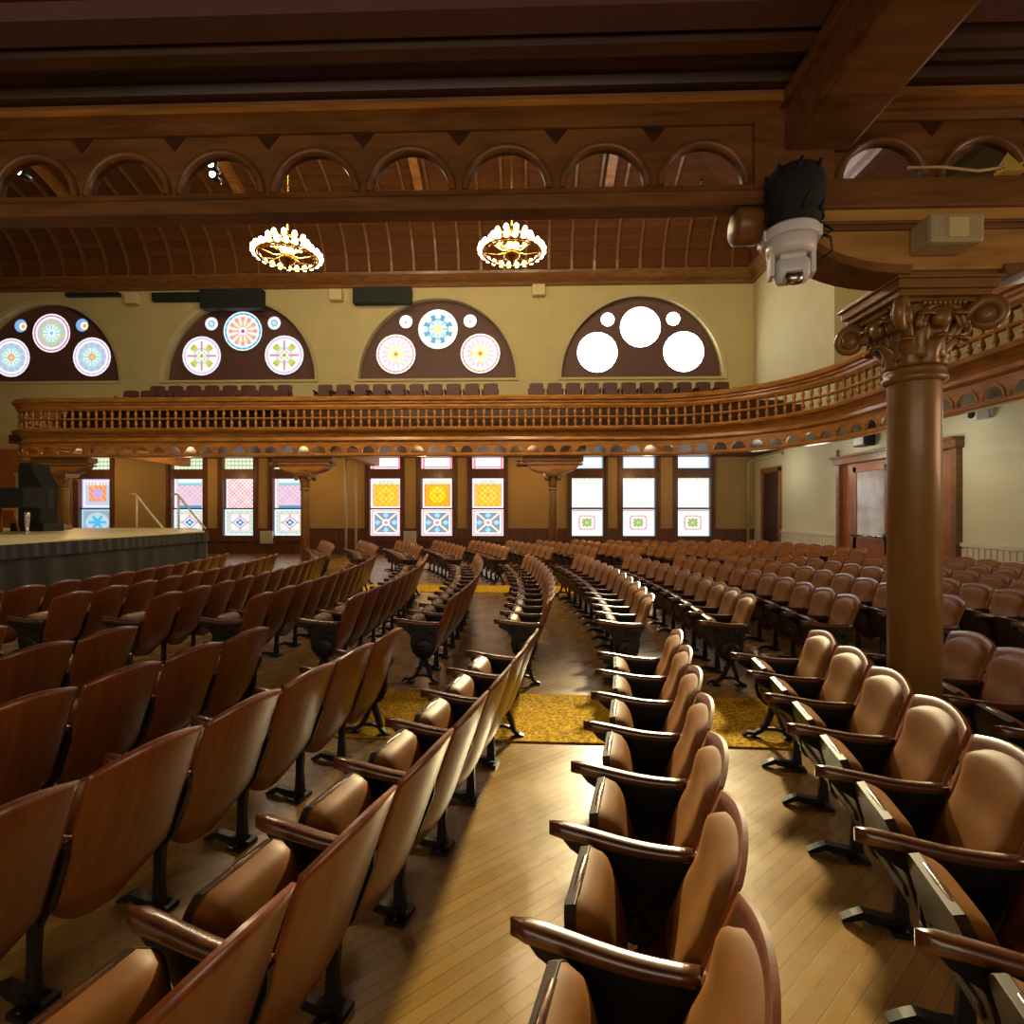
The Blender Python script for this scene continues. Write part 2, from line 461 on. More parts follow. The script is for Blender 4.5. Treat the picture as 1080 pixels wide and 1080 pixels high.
def pane_lilac(x, z):
    m = max(abs(x), abs(z))
    if abs(x) > .88: return '#f8eef4'
    if abs(x) > .74: return '#f0b8c0' if int((z+2)*12) % 2 else '#c8dcec'
    if z > .72: return '#e8f4f0'
    if z > .55: return '#8cc8d0'
    if z < -.8: return '#4c9cc8'
    if z < -.68: return '#e8c0d0'
    p = abs(((x+z)*3) % 1-.5); q = abs(((x-z)*3) % 1-.5)
    if min(p, q) < .1: return '#d8a8c0'
    return '#e8cfe0'
def pane_lattice(x, z):
    if abs(x) > .92: return '#f8ecec'
    p = abs(((x+z)*3.5) % 1-.5); q = abs(((x-z)*3.5) % 1-.5)
    return '#dc9aa0' if min(p, q) < .12 else '#f4e4e6'
def pane_orange(x, z):
    m = max(abs(x), abs(z))
    if m > .9: return '#c8c0f0'
    if m > .8: return '#f4f0f4'
    if z > .6: return '#e0b8a0' if int(x*10) % 2 else '#ece8f0'
    if m < .3: return '#c8a8d8'
    if m < .55: return '#f08848' if int((x*7+z*5)) % 2 else '#f4b070'
    return '#b8c8e0'
def pane_star(x, z):
    m = max(abs(x), abs(z))
    if m > .9: return '#90e0d0'
    if m > .78: return '#b0a0d8'
    r = math.hypot(x, z); a = math.atan2(z, x)
    if r < .4+.2*math.cos(6*a): return '#48b8e8'
    return '#b8d0d8' if r < .75 else '#8ca8b8'
def pane_rosette(x, z):         # washed out white with a green rosette
    m = max(abs(x), abs(z)); r = math.hypot(x, z); a = math.atan2(z, x)
    if m > .93: return '#c8ecf4'
    if z > .86: return '#e0a8b0'
    rr = r/(1+.1*math.cos(4*a+PI))
    if rr < .09: return '#e0d890'
    if rr < .34+.06*math.cos(8*a): return '#9ab858' if int(a*5) % 2 else '#b0c478'
    if .5 < rr < .62: return '#dc9ca0' if int((a+4)*8) % 3 else '#f0d8d8'
    return '#fbfdfd'
def pane_white(x, z):
    if abs(x) > .93: return '#cfeef6'
    if z > .8: return '#e4e0b0' if int(x*11) % 2 else '#f4fafa'
    if z < -.94: return '#c09068'
    return '#fdfefe'
def top_white(x, z):
    if abs(x) > .92: return '#b8dcf8'
    if z < -.75: return '#dcebf6'
    return '#fdfefe'
def top_pink(x, z):
    if abs(x) > .93: return '#f8f0f0'
    if abs(x) > .82 or -.86 < z < -.72: return '#e88898'
    if abs(z) < .3 and abs(((x*5+z*3) % 1)-.5) < .12: return '#d8a0b0'
    if abs(z-.3) < .06: return '#e088a0'
    return '#fbf2f6'
def top_green(x, z):
    if abs(x) > .93: return '#f2f8ee'
    if abs(x) > .84: return '#d8d490'
    if abs(((x*4) % 1)-.5) < .08 or abs(((z*2.5) % 1)-.5) < .1: return '#a8bc90'
    if z > .3 and abs(x) < .14: return '#d86888'
    return '#e6f2d4'

sets = {'L': (pane_diamond, pane_lilac, top_green, 'gl_l'), 'Lm': (pane_diamond, pane_lattice, top_green, 'gl_l'), 'S': (pane_star, pane_orange, top_green, 'gl_l'),
        'C': (pane_cross, pane_gold, top_pink, 'gl_c'), 'Cm': (pane_cross, pane_gold_hot, top_pink, 'gl_c'), 'R': (pane_rosette, pane_white, top_white, 'gl_r')}
WSET = ['S','L','Lm','L','C','Cm','C','R','R','R']
WLAB = ['tall stained glass window with orange square, behind the stage by the piano',
        'tall stained glass window in lilac and aqua, nearest the stage railings',
        'aqua and pink lattice stained glass window, middle of the left three beside the stage',
        'tall stained glass window in lilac and aqua, partly behind the iron column',
        'gold and blue cross stained glass window, left of its three',
        'gold and blue cross stained glass window with hot orange upper pane, middle of its three',
        'gold and blue cross stained glass window, right of its three',
        'sunlit white stained glass window with green rosette, beside the thin column',
        'sunlit white stained glass window with green rosette, middle of its three',
        'sunlit white stained glass window with green rosette, nearest the room corner']
for i, ((a, b), st) in enumerate(zip(WIN, WSET)):
    lo, hi, tp, mt = sets[st]
    w = thing('window_%d' % (i+1), WLAB[i], 'window', ((a+b)/2, V, 0), 0, None, 'structure')
    hw = (b-a)/2; m2 = MB()
    for x0,x1,z0,z1 in ((-hw-F,-hw,WZ0-F,WZ1+F),(hw,hw+F,WZ0-F,WZ1+F),(-hw,hw,WZ0-F,WZ0),(-hw,hw,WZ1,WZ1+F),(-hw,hw,3.15,3.55)):
        m2.box(x0,x1,-.03,.25,z0,z1)
    m2.box(-hw-F-.1,-hw-F,-.07,0,WZ0-F-.1,4.6); m2.box(hw+F,hw+F+.1,-.07,0,WZ0-F-.1,4.6)   # casing boards
    m2.box(-hw-F-.25,hw+F+.25,-.12,0,WZ0-F-.14,WZ0-F)
    m2.obj('window_frame', 'winframe', w)
    m2 = MB(); m2.box(-hw,hw,.1,.16,1.86,1.92); m2.obj('meeting_rail', 'winframe', w)
    k = .93 if st in ('Lm','Cm') else 1
    mosaic('lower_pane', mt, w, 40, 40, lo, lambda x,z: (x*hw, .16, (WZ0+1.86)/2+z*(1.86-WZ0)/2))
    mosaic('middle_pane', mt, w, 40, 44, hi, lambda x,z: (x*hw*k, .18, (1.92+3.15)/2+z*(3.15-1.92)/2))
    mosaic('top_pane', mt, w, 40, 30, tp, lambda x,z: (x*hw, .18, (3.55+WZ1)/2+z*(WZ1-3.55)/2))
# plaster strips between the windows of a group stay wall; lunettes next
def rose(pal, n):
    def f(x, z):
        r = math.hypot(x, z); a = math.atan2(z, x)
        if r > .93: return '#fbfbfd'
        if r > .84: return pal[0] if int((a+PI)*n*1.5/PI) % 2 else pal[1]
        if r > .74: return '#f6f6f8'
        if r > .56: return pal[2] if math.cos(n*a) > -.1 else pal[3]
        if r < .1: return pal[5]
        if r < .2: return pal[6]
        if r < .56*(0.55+.45*abs(math.cos(n*a/2))): return pal[4] if math.cos(n*a) > .2 else '#f4f4f4'
        return pal[3]
    return f
def quatrefoil(x, z):
    r = math.hypot(x, z); a = math.atan2(z, x)
    if r > .93: return '#fcfcfe'
    if r > .84: return '#c8c8ec' if int((a+PI)*7) % 3 else '#f0b8c0'
    d = abs(x)+abs(z)
    if d < .12: return '#78b868'
    if d < .26: return '#f4f0d8'
    if d < .33: return '#e0a050'
    if abs(abs(x)-abs(z)) < .2 and .4 < r < .7: return '#d8c838' if r < .6 else '#98b840'
    if (abs(x) < .05 or abs(z) < .05) and .3 < r < .72: return '#e07c88'
    if .3 < r < .42: return '#a8d8e8'
    return '#f4f0f2'
def bright(x, z):
    r = math.hypot(x, z); a = math.atan2(z, x)
    if .84 < r < .9 and int((a+PI)*3) % 3 == 0: return '#f0e8c8'
    return '#ffffff'
blue1 = rose(['#b890d0','#e07880','#a8bce8','#d8c070','#88d8d8','#68b8e8','#f4f8f8'], 12)
lil1 = rose(['#d8b0d0','#c8c8ec','#c0b0d8','#a8d0d8','#98d8d0','#f0c890','#e8a060'], 12)
org2 = rose(['#48a0d8','#68c8c8','#eaa080','#f4e8e0','#f0a878','#a048a0','#f8f8f8'], 12)
red3 = rose(['#e88080','#f0a890','#f8f4f4','#d8b0d8','#f4e880','#e85838','#f8d848'], 16)
wheel = rose(['#fcfcfc','#fcfcfc','#f8fafa','#4898b8','#8cc8c8','#f0e080','#f0d890'], 8)
crescent = lambda x, z: '#e8a838' if math.hypot(x-.35, z+.1) < .28 else ('#f8f4e0' if math.hypot(x-.3, z+.1) < .55 else '#7aa8e0')
eye = lambda x, z: '#88b8c8' if .3 < math.hypot(x, z) < .45 else ('#a0b8d0' if math.hypot(x, z) < .12 else '#f4f8fa')
dot = lambda x, z: '#e06870' if math.hypot(x, z+.1) < .18 else '#fafafa'
LST = [(lil1, blue1, crescent, 'gl_l'), (quatrefoil, org2, eye, 'gl_l'), (red3, wheel, dot, 'gl_c'), (bright, bright, bright, 'gl_sun')]
LLAB = ['half-round window with blue and lilac rose roundels, nearest the stage', 'half-round window with an orange star roundel and two quatrefoil roundels',
        'half-round window with blue spoked wheel above two red roundels', 'half-round window with blazing white sunlit roundels, next to the room corner']
for i, (cx, r, _) in enumerate(LUN):
    side, mid, small, mt = LST[i]
    w = thing('window_%d' % (i+11), LLAB[i], 'window', (cx, V+.35, LZ), 0, None, 'structure')
    m2 = MB(); n = 40
    poly = [(r*1.01*math.cos(PI*k/n), LH*1.03*math.sin(PI*k/n)) for k in range(n+1)]
    m2.prism(poly, 0, .06, lambda p,q,a: (p,a,q)); m2.obj('tympanum_panel', 'tympanum', w)
    m2 = MB(); vs = []; fs = []
    for k in range(n+1):
        c, s_ = math.cos(PI*k/n), math.sin(PI*k/n)
        vs += [(r*1.0*c,-.36,LH*s_),(r*1.045*c,-.40,LH*1.045*s_),(r*1.045*c,-.34,LH*1.045*s_)]
    for k in range(n):
        for q in range(2): fs.append((k*3+q,k*3+q+1,k*3+q+4,k*3+q+3))
    m2.add(vs, fs); m2.box(-r*1.04,r*1.04,-.42,.02,-.1,0); m2.obj('arch_trim', 'plaster', w)
    for nm, px, pz, pr, f, q in (('roundel',0,2.17,.86,mid,44),('roundel',-1.79,1.13,.86,side,44),('roundel',1.79,1.13,.86,side,44),('roundel',-1.36,2.5,.3,small,16),('roundel',1.36,2.5,.3,small,16)):
        ro = mosaic(nm, mt, w, q, q, f, lambda x,z: (px+x*pr, -.03, pz+z*pr), 'disc')
        m3 = MB(); m3.tube([(px+pr*1.0*math.cos(2*PI*k/24), -.03, pz+pr*1.0*math.sin(2*PI*k/24)) for k in range(25)], .025, 6, False)
        m3.obj('lead_rim', 'winframe', ro)

# ------------------------------------------------------------------ balcony (horseshoe)
def path(s):
    """arc length -> (x, y, nx, ny), normal towards the middle of the hall"""
    segs = (('l',(-17.2,21.5),(0,-1),3.5),('a',(-16.0,18.0),1.2,PI,PI*1.5,-1),('l',(-16.0,16.8),(1,0),19.8),
            ('a',(3.8,12.8),4.0,PI/2,0,1),('l',(7.8,12.8),(0,-1),5.75),('a',(3.8,7.05),4.0,0,-PI/2,1),('l',(3.8,3.05),(-1,0),14.0))
    for g in segs:
        L = g[3] if g[0] == 'l' else abs(g[4]-g[3])*g[2]
        if s <= L or g is segs[-1]:
            if g[0] == 'l':
                (x,y),(dx,dy) = g[1],g[2]; return x+dx*s, y+dy*s, dy, -dx
            t = s/L; a = g[3]+(g[4]-g[3])*t; c, k = math.cos(a), math.sin(a)
            return g[1][0]+g[2]*c, g[1][1]+g[2]*k, (-c if g[5] == 1 else c), (-k if g[5] == 1 else k)
        s -= L
A1 = 3.5; A2 = A1+1.2*PI/2; A3 = A2+19.8; A4 = A3+2*PI; A5 = A4+5.75; A6 = A5+2*PI; A7 = A6+14
NEAR0 = A6-1.5
def W(s, d, z):
    x, y, nx, ny = path(s); return (x+nx*d, y+ny*d, z)
def samples(s0, s1):
    out = [s0]; s = s0
    for e0, e1, st in ((0,A1,3.5),(A1,A2,.2),(A2,A3,20),(A3,A4,.35),(A4,A5,6),(A5,A6,.35),(A6,A7,14)):
        if e1 <= s0 or e0 >= s1: continue
        a, b = max(e0,s0), min(e1,s1); n = max(1, int(math.ceil((b-a)/st)))
        out += [a+(b-a)*k/n for k in range(1,n+1)]
    return out
def sweep(mb, prof, s0, s1):
    S = samples(s0, s1); n = len(prof); vs = []; fs = []
    for s in S: vs += [W(s,d,z) for d,z in prof]
    for i in range(len(S)-1):
        for k in range(n): fs.append((i*n+k, i*n+(k+1)%n, (i+1)*n+(k+1)%n, (i+1)*n+k))
    fs.append(tuple(range(n))); fs.append(tuple((len(S)-1)*n+k for k in reversed(range(n))))
    mb.add(vs, fs)
bal = thing('balcony', 'horseshoe wooden balcony with turned balusters curving round the hall', 'balcony', (0,0,0), 0, None, 'thing')
# parts along the far and rear sides
m2 = MB(); sweep(m2, [(-.1,5.16),(.1,5.16),(.14,5.2),(.14,5.25),(.2,5.28),(.22,5.36),(.16,5.42),(-.1,5.42)], 0, A6+8); m2.obj('handrail', 'oak', bal)
m2 = MB(); sweep(m2, [(-.1,5.02),(.06,5.02),(.1,5.1),(.1,5.16),(-.1,5.16)], 0, A6+8); m2.obj('upper_rail', 'oak', bal)
m2 = MB(); sweep(m2, [(-.03,4.72),(.05,4.72),(.07,4.75),(.05,4.78),(-.03,4.78)], 0, A6+8); m2.obj('middle_rail', 'oak', bal)
m2 = MB(); sweep(m2, [(-.12,4.26),(.1,4.26),(.14,4.3),(.22,4.34),(.24,4.4),(.16,4.45),(-.12,4.47)], 0, A6+8); m2.obj('lower_ledge', 'oak', bal)
m2 = MB(); sweep(m2, [(-.12,3.99),(.06,3.99),(.10,4.03),(.05,4.06),(.03,4.14),(.08,4.22),(.12,4.26),(-.12,4.26)], 0, A7-6); m2.obj('fascia_board', 'oak', bal)
m2 = MB(); sweep(m2, [(-.08,3.52),(.08,3.52),(.1,3.55),(.1,3.6),(.07,3.63),(-.05,3.63),(-.08,3.6)], A1*.3, NEAR0+.3); m2.obj('arcade_rail', 'oak', bal)
# arcade under the fascia
ARC = .524
s = A1+.5
fa = lambda x, d, z: W(x, d, z)
while s+ARC < A6-1:
    m2 = MB(); arch_faces(m2, s, s+ARC, s+ARC/2, .205, .23, 3.63, 3.99, 12, fa, .04, -.0)
    ar = m2.obj('arch', 'oak', bal)
    vs = []; fs = []
    for k in range(13):
        a = PI*k/12
        for rr, d in ((.205,.04),(.205,.065),(.245,.065),(.245,.04)): vs.append(W(s+ARC/2+rr*math.cos(a), d, 3.63+rr*1.08*math.sin(a)))
    for k in range(12):
        for q in range(4): fs.append((k*4+q,k*4+(q+1)%4,k*4+4+(q+1)%4,k*4+4+q))
    MB().add(vs, fs).obj('arch_moulding', 'oak', ar); s += ARC
# balusters: the hundred largest in the picture as parts, the rest as one
bpr = [(.035,4.46),(.035,4.49),(.022,4.51),(.042,4.56),(.046,4.6),(.03,4.66),(.022,4.69),(.034,4.71),(.034,4.79),(.022,4.81),(.04,4.87),(.044,4.91),(.03,4.97),(.022,4.99),(.034,5.01),(.034,5.04)]
BP = .262
bme = MB(); bme.lathe([(r*1.25,z-4.46) for r,z in bpr], n=8); bmesh_bal = bme.mesh('baluster'); bmesh_bal.materials.append(M['oak'])
slots = []; s = A1*.4
while s < A5+1.2: slots.append(s); s += BP
slots.reverse()
rest = MB()
for i, s in enumerate(slots):
    p = W(s, .02, 4.46)
    if i < 100:
        o = link('baluster', bmesh_bal, bal); o.location = p
    else: rest.lathe([(r*1.25,z) for r,z in bpr], (p[0],p[1],0), 8)
o = rest.obj('baluster', 'oak', bal, recalc=False); o['kind'] = 'stuff'
# deck and soffit over the far and rear sides
m2 = MB(); vs = []; fs = []; S = samples(A2, A5+3)
for s in S:
    x, y, nx, ny = path(s); t = 50
    if nx < -1e-3: t = min(t, (U-x)/(-nx))
    if ny < -1e-3: t = min(t, (V-y)/(-ny))
    a = (x-nx*.12, y-ny*.12); b = (x-nx*t, y-ny*t)
    vs += [(a[0],a[1],4.0),(b[0],b[1],4.0),(b[0],b[1],4.28),(a[0],a[1],4.28)]
for i in range(len(S)-1):
    for k in range(4): fs.append((i*4+k,i*4+(k+1)%4,i*4+4+(k+1)%4,i*4+4+k))
m2.add(vs, fs); m2.box(U,12.3,3,16.3,4.7,5.0); m2.box(-17,-15.6,16.9,V,4.0,4.28); m2.obj('deck', 'dark', bal)
m2 = MB(); m2.box(-16,U-.1,18.0,19.2,4.28,5.35); m2.box(-16,U-.1,19.2,V,4.28,5.75); m2.obj('seating_step', 'dark', bal)
for cx in (-15.21,-7.21,.8):
    m2 = MB(); m2.box(cx+.7,cx+1.05,16.9,V-.1,3.66,4.0); m2.obj('joist', 'pine', bal)
# the near side over the camera: arcade and soffit
NB = .553
nb = thing('balcony_arcade', 'row of big open wooden arches overhead, under the balcony edge nearest', 'arcade', (0,0,0), 0, None, 'thing')
fnn = lambda x,d,z: (x, 3.05+d, z)
AB = 3.585
def near_arch(x0):
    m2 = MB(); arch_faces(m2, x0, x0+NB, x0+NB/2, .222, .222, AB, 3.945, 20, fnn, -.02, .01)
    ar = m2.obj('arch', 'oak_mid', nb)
    vs = []; fs = []
    for k in range(21):
        a = PI*k/20
        for rr, d in ((.222,.012),(.222,-.04),(.24,-.052),(.258,-.042),(.262,-.02)): vs.append((x0+NB/2+rr*math.cos(a), 3.05+d, AB+rr*math.sin(a)))
    for k in range(20):
        for q in range(4): fs.append((k*5+q,k*5+q+1,k*5+5+q+1,k*5+5+q))
    MB().add(vs, fs, True).obj('arch_moulding', 'oak_mid', ar)
    m2 = MB(); m2.prism([(x0-.07,3.93),(x0+.07,3.93),(x0,3.845)], 3.024, 3.029, lambda p,q,a: (p,a,q)); m2.obj('spandrel_inset', 'dark', ar)
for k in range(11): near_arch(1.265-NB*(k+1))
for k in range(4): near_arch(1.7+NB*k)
MB().box(1.265,1.7,3.0,3.1,3.56,3.96).obj('pier', 'oak_mid', nb)
m2 = MB(); m2.prism([(3.09,3.465),(3.0,3.465),(2.98,3.49),(2.98,3.53),(3.005,3.555),(3.01,3.585),(3.09,3.585),(3.12,3.54),(3.12,3.465)], -6.5, 5.5, lambda p,q,a: (a,p,q)); m2.obj('arcade_rail', 'oak_mid', nb)
m2 = MB(); m2.prism([(3.1,3.925),(3.01,3.925),(2.98,3.95),(2.99,3.975),(2.95,4.0),(2.92,4.04),(3.1,4.1)], -6.5, 5.5, lambda p,q,a: (a,p,q)); m2.obj('top_moulding', 'oak_mid', nb)
m2 = MB()
m2.prism([(2.95,4.05),(2.86,4.04),(2.84,4.08),(2.78,4.06),(2.74,4.09),(2.72,4.05),(2.66,4.02),(2.62,4.05),(2.6,4.12),(2.95,4.14)], -6.5, 6, lambda p,q,a: (a,p,q)); m2.obj('soffit_moulding', 'dark', nb)
m2 = MB(); m2.prism([(2.62,4.1),(2.62,4.3),(-3,4.3),(-3,4.16),(2.5,4.16)], -7, 8, lambda p,q,a: (a,p,q))
so = m2.obj('soffit', 'soffit', nb)
m2 = MB(); m2.box(-7,8,2.44,2.58,4.07,4.16); m2.obj('soffit_strip', 'tympanum', nb)
m2 = MB()     # front of the near balcony, seen only from the hall
m2.box(-6.5,3.8,3.05,3.2,4.1,5.4); m2.obj('balcony_front', 'oak', nb)

# big transverse beam above the column and the bolster
bm_ = thing('timber_beam', 'heavy brown timber beam running overhead from the column bracket', 'beam', (1.43,0,0), 0, None, 'thing')
m2 = MB(); m2.box(0,.36,-1.5,3.02,3.76,4.2); m2.obj('beam_core', 'oak_mid', bm_, .02)
m2 = MB(); m2.box(-.04,.06,-1.5,3.0,3.98,4.05); m2.box(.3,.40,-1.5,3.0,3.98,4.05); m2.obj('beam_moulding', 'oak_mid', bm_, .01)

def bolster(cx, cy, mat, half, z0, z1, thick, name, label):
    t = thing(name, label, 'bracket', (cx,cy,0))
    poly = [(-half,z1),(half,z1),(half,z0+.34)]
    rr = .5
    for k in range(9):
        a = PI/2*k/8; poly.append((half-.08-rr*math.sin(a)+.0, z0+.3-.3*math.sin(a)+0*(1-math.cos(a))))
    q = [(half,z1),(-half,z1),(-half,z0+.32)]
    for k in range(11):
        a = PI/2*k/10; q.append((-half+.12+.62*(1-math.cos(a)), z0+.30-.30*math.sin(a)))
    for k in range(11):
        a = PI/2*(10-k)/10; q.append((half-.12-.62*(1-math.cos(a)), z0+.30-.30*math.sin(a)))
    q.append((half,z0+.32))
    m2 = MB(); m2.prism(q, -thick/2, thick/2, lambda p,qq,a: (p,a,qq)); m2.obj('bracket_body', mat, t, .012)
    m2 = MB()
    m2.box(-half-.01,half+.01,-thick/2-.03,thick/2+.03,z1-.16,z1); m2.box(-half,half,-thick/2-.02,thick/2+.02,z1-.28,z1-.25); m2.box(-half,half,-thick/2-.014,thick/2+.014,z1-.245,z1-.225)
    m2.obj('bracket_moulding', 'oak_mid', t, .008)
    for sgn in (-1,1):     # dark arched edging under the ends
        m2 = MB(); vs = []; fs = []
        for k in range(11):
            a = PI/2*k/10; x_ = sgn*(half-.12-.62*(1-math.cos(a))); z_ = z0+.30-.30*math.sin(a)
            n_ = (-sgn*math.cos(a)*.0, 0)
            for dy, dz in ((-thick/2-.02,.02),(-thick/2-.02,-.028),(thick/2+.02,-.028),(thick/2+.02,.02)): vs.append((x_, dy, z_+dz))
        for k in range(10):
            for e in range(4): fs.append((k*4+e,k*4+(e+1)%4,k*4+4+(e+1)%4,k*4+4+e))
        fs.append((0,1,2,3)); fs.append((40,41,42,43)); m2.add(vs, fs); m2.obj('bracket_edging', 'oak_mid', t)
    for sgn in (-1,):
        m2 = MB(); m2.lathe([(.02,-.16),(.085,-.15),(.1,-.13),(.1,-.02),(.085,0),(.095,.02),(.1,.05),(.1,.2)], (sgn*half*1.06,-.06,z0+.27), 20, 'x'); m2.obj('turned_pendant', 'oak_mid', t)
    return t
bolster(2.36, 3.1, 'pine', .99, 3.09, 3.585, .2, 'timber_bracket', 'long pale timber bracket on the near column with grey box and camera')
for i, cx in enumerate((-15.21,-7.21,.8)):
    bolster(cx, 17.0, 'oak', .95, 3.02, 3.52, .34, 'timber_bracket', ['wooden bracket on the far column beside the piano', 'wooden bracket on the column between lilac windows and pipes', 'wooden bracket on the far column left of the sunlit windows'][i])

# ------------------------------------------------------------------ iron columns
def column(cx, cy, zt, r, label, ornate, zb=0):
    t = thing('iron_column', label, 'column', (cx,cy,0), 0, None, 'thing')
    n = 40 if ornate else 16
    m2 = MB(); m2.lathe([(r*1.0,zb+.1),(r*1.0,zt-.56),(r*.99,zt-.54)], n=n); m2.obj('shaft', 'iron_brown', t)
    m2 = MB(); m2.lathe([(r*1.5,zb),(r*1.5,zb+.05),(r*1.35,zb+.08),(r*1.4,zb+.11),(r*1.1,zb+.15),(r*1.0,zb+.18)], n=n); m2.obj('base', 'iron_brown', t)
    m2 = MB(); m2.lathe([(r*1.0,zt-.57),(r*1.18,zt-.56),(r*1.22,zt-.54),(r*1.14,zt-.525),(r*1.1,zt-.52),(r*1.16,zt-.50),(r*1.12,zt-.485),(r*1.04,zt-.48)], n=n); m2.obj('neck_ring', 'iron_brown', t)
    cap = MB(); cap.lathe([(r*1.02,zt-.49),(r*1.06,zt-.4),(r*1.18,zt-.3),(r*1.42,zt-.2),(r*1.62,zt-.15),(r*1.66,zt-.13)], n=n)
    cp = cap.obj('capital', 'iron_brown', t)
    h = .275*r/.137
    m2 = MB()
    for hw, z0, z1 in ((h*.80,zt-.15,zt-.125),(h*.92,zt-.125,zt-.09),(h*1.0,zt-.09,zt-.04),(h*1.06,zt-.04,zt-.025),(h*.98,zt-.025,zt)):
        m2.box(-hw,hw,-hw,hw,z0,z1)
    m2.obj('abacus', 'iron_brown', t, .006 if ornate else 0)
    if ornate:
        for q in range(4):      # corner volutes with stalks
            a = PI/4+q*PI/2; ca, sa = math.cos(a), math.sin(a)
            m3 = MB(); pts = []; rad = []
            for k in range(9):
                u_ = k/8; rr = r*1.08+(h*1.16-r*1.08)*u_**1.6; z = zt-.42+.27*u_**.75
                pts.append((rr*ca, rr*sa, z)); rad.append(.028+.01*u_)
            for k in range(1,19):
                b = PI/2-k*.42; sp = .085*(1-k/26)
                pts.append(((h*1.16+.01+sp*math.cos(b))*ca, (h*1.16+.01+sp*math.cos(b))*sa, zt-.235+sp*math.sin(b))); rad.append(.034*(1-k/30))
            m3.tube(pts, rad, 10)
            m3.lathe([(.012,-.05),(.045,-.046),(.05,0),(.045,.046),(.012,.05)], ((h*1.16+.01)*ca,(h*1.16+.01)*sa,zt-.235), 14, 'y', True, 0, Matrix.Rotation(a,3,'Z'))
            m3.obj('volute', 'iron_brown', t)
        m3 = MB()
        for ring, (nn, z0, hh, out) in enumerate(((8,zt-.48,.17,.07),(8,zt-.44,.28,.10))):
            for q in range(nn):
                a = 2*PI*(q+.5*ring)/nn
                def P(i, j, a=a, z0=z0, hh=hh, out=out):
                    s_ = (i-3)/3; t_ = j/8
                    wd = .055*(1.15-.5*t_)*(1+.16*math.sin(t_*14)) ; 
                    rr = r*(1.05+.4*t_**2)+.012+out*max(0,t_-.55)**1.3*1.6 - .014*s_*s_ + .008*(1-abs(s_))
                    z = z0+hh*(t_ if t_ < .86 else .86-(t_-.86)*.9)
                    ang = a+s_*wd/rr
                    return (rr*math.cos(ang), rr*math.sin(ang), z)
                m3.grid(P, 7, 9)
        lf = m3.obj('acanthus_leaves', 'iron_brown', cp)
        md = lf.modifiers.new('thick', 'SOLIDIFY'); md.thickness = .012; md.offset = 1
        m3 = MB()
        for q in range(4):       # arched shell, rosette and dentils on each face
            rm = Matrix.Rotation(q*PI/2, 3, 'Z')
            for sc_, th in ((.13,.018),(.10,.012)):
                m3.tube([rm @ Vector((sc_*math.cos(PI*k/14), -(h*.78), zt-.29+sc_*1.0*math.sin(PI*k/14))) for k in range(15)], th, 8)
            m3.lathe([(.0,.055),(.03,.05),(.05,.03),(.055,.0)], tuple(rm @ Vector((0,-h*.72,zt-.24))), 12, 'y', True, 0, rm @ Matrix.Rotation(PI,3,'X') if False else rm @ Matrix(((1,0,0),(0,-1,0),(0,0,1))))
            for k in range(9):
                p = rm @ Vector((-.11+.0275*k, -h*.86, zt-.16)); m3.lathe([(.0,-.016),(.009,-.012),(.011,0),(.009,.012),(0,.016)], tuple(p), 6)
        m3.obj('capital_ornament', 'iron_brown', cp)
    else:
        for q in range(4):
            m3 = MB(); a = PI/4+q*PI/2
            m3.lathe([(.02,-.05),(.06,-.04),(.06,.04),(.02,.05)], (h*1.05*math.cos(a),h*1.05*math.sin(a),zt-.2), 10, 'y', True, 0, Matrix.Rotation(a,3,'Z')); m3.obj('volute', 'iron_brown', t)
    return t
column(2.34, 3.29, 3.09, .137, 'thick bronze-painted iron column standing among the seats at right, ornate capital', True)
for cx, lb in ((-15.21,'far iron column rising beside the black covered piano'),(-7.21,'far iron column in front of the lilac stained glass window'),(.8,'far iron column left of the sunlit white windows')):
    column(cx, 17.0, 3.02, .137, lb, False, 1.18 if cx < -10 else 0)

# ------------------------------------------------------------------ things on the near bracket
t = thing('ceiling_camera', 'white swivel video camera with black hood hanging from the timber bracket', 'camera', (1.415,2.9,3.2), R(-14)); t.scale = (.86,.86,.95)
m2 = MB(); n = 22
m2.lathe([(.0,.42),(.09,.415),(.15,.38),(.175,.3),(.17,.2),(.15,.12),(.14,.05)], (.02,.0,0), 20)
for k in range(9):
    a = k*.8; m2.tube([(.02+.16*math.cos(a+i*.13), .16*math.sin(a+i*.13), .12+.27*((i)/6)) for i in range(7)], .012, 6)
m2.obj('black_hood', 'black', t)
m2 = MB(); m2.lathe([(.14,.0),(.165,.005),(.165,.055),(.15,.07)], (0,0,0), 28); m2.box(-.165,.165,-.06,.1,.0,.06); m2.obj('mount_plate', 'white', t, .006)
m2 = MB(); m2.lathe([(.12,-.09),(.14,-.07),(.145,0)], (0,0,0), 28); m2.obj('swivel_base', 'white', t)
m2 = MB()
m2.lathe([(.0,-.1),(.06,-.095),(.075,-.07),(.075,.07),(.06,.095),(.0,.1)], (0,-.02,-.17), 24, 'x')
m2.box(-.075,.075,-.07,.07,-.17,-.06); m2.obj('camera_head', 'white', t, .015)
for sx in (-1,1):
    m2 = MB(); m2.box(sx*.115-.015,sx*.115+.015,-.06,.05,-.2,-.04); m2.obj('yoke_arm', 'white', t, .01)
m2 = MB(); m2.lathe([(.055,.0),(.055,.03),(.045,.05),(.0,.05)], (0,-.06,-.235), 20, 'y', True, 0, Matrix.Rotation(R(140),3,'X')); m2.obj('lens', 'chrome', t)
m2 = MB(); m2.tube([(.17,.02,.04),(.22,.0,.0),(.24,.03,-.06),(.17,.08,-.09),(.1,.1,-.05)], .008, 6); m2.tube([(.16,.05,.02),(.25,.05,.06),(.21,.1,.12),(.12,.1,.2)], .006, 6); m2.obj('cable', 'blackplastic', t)

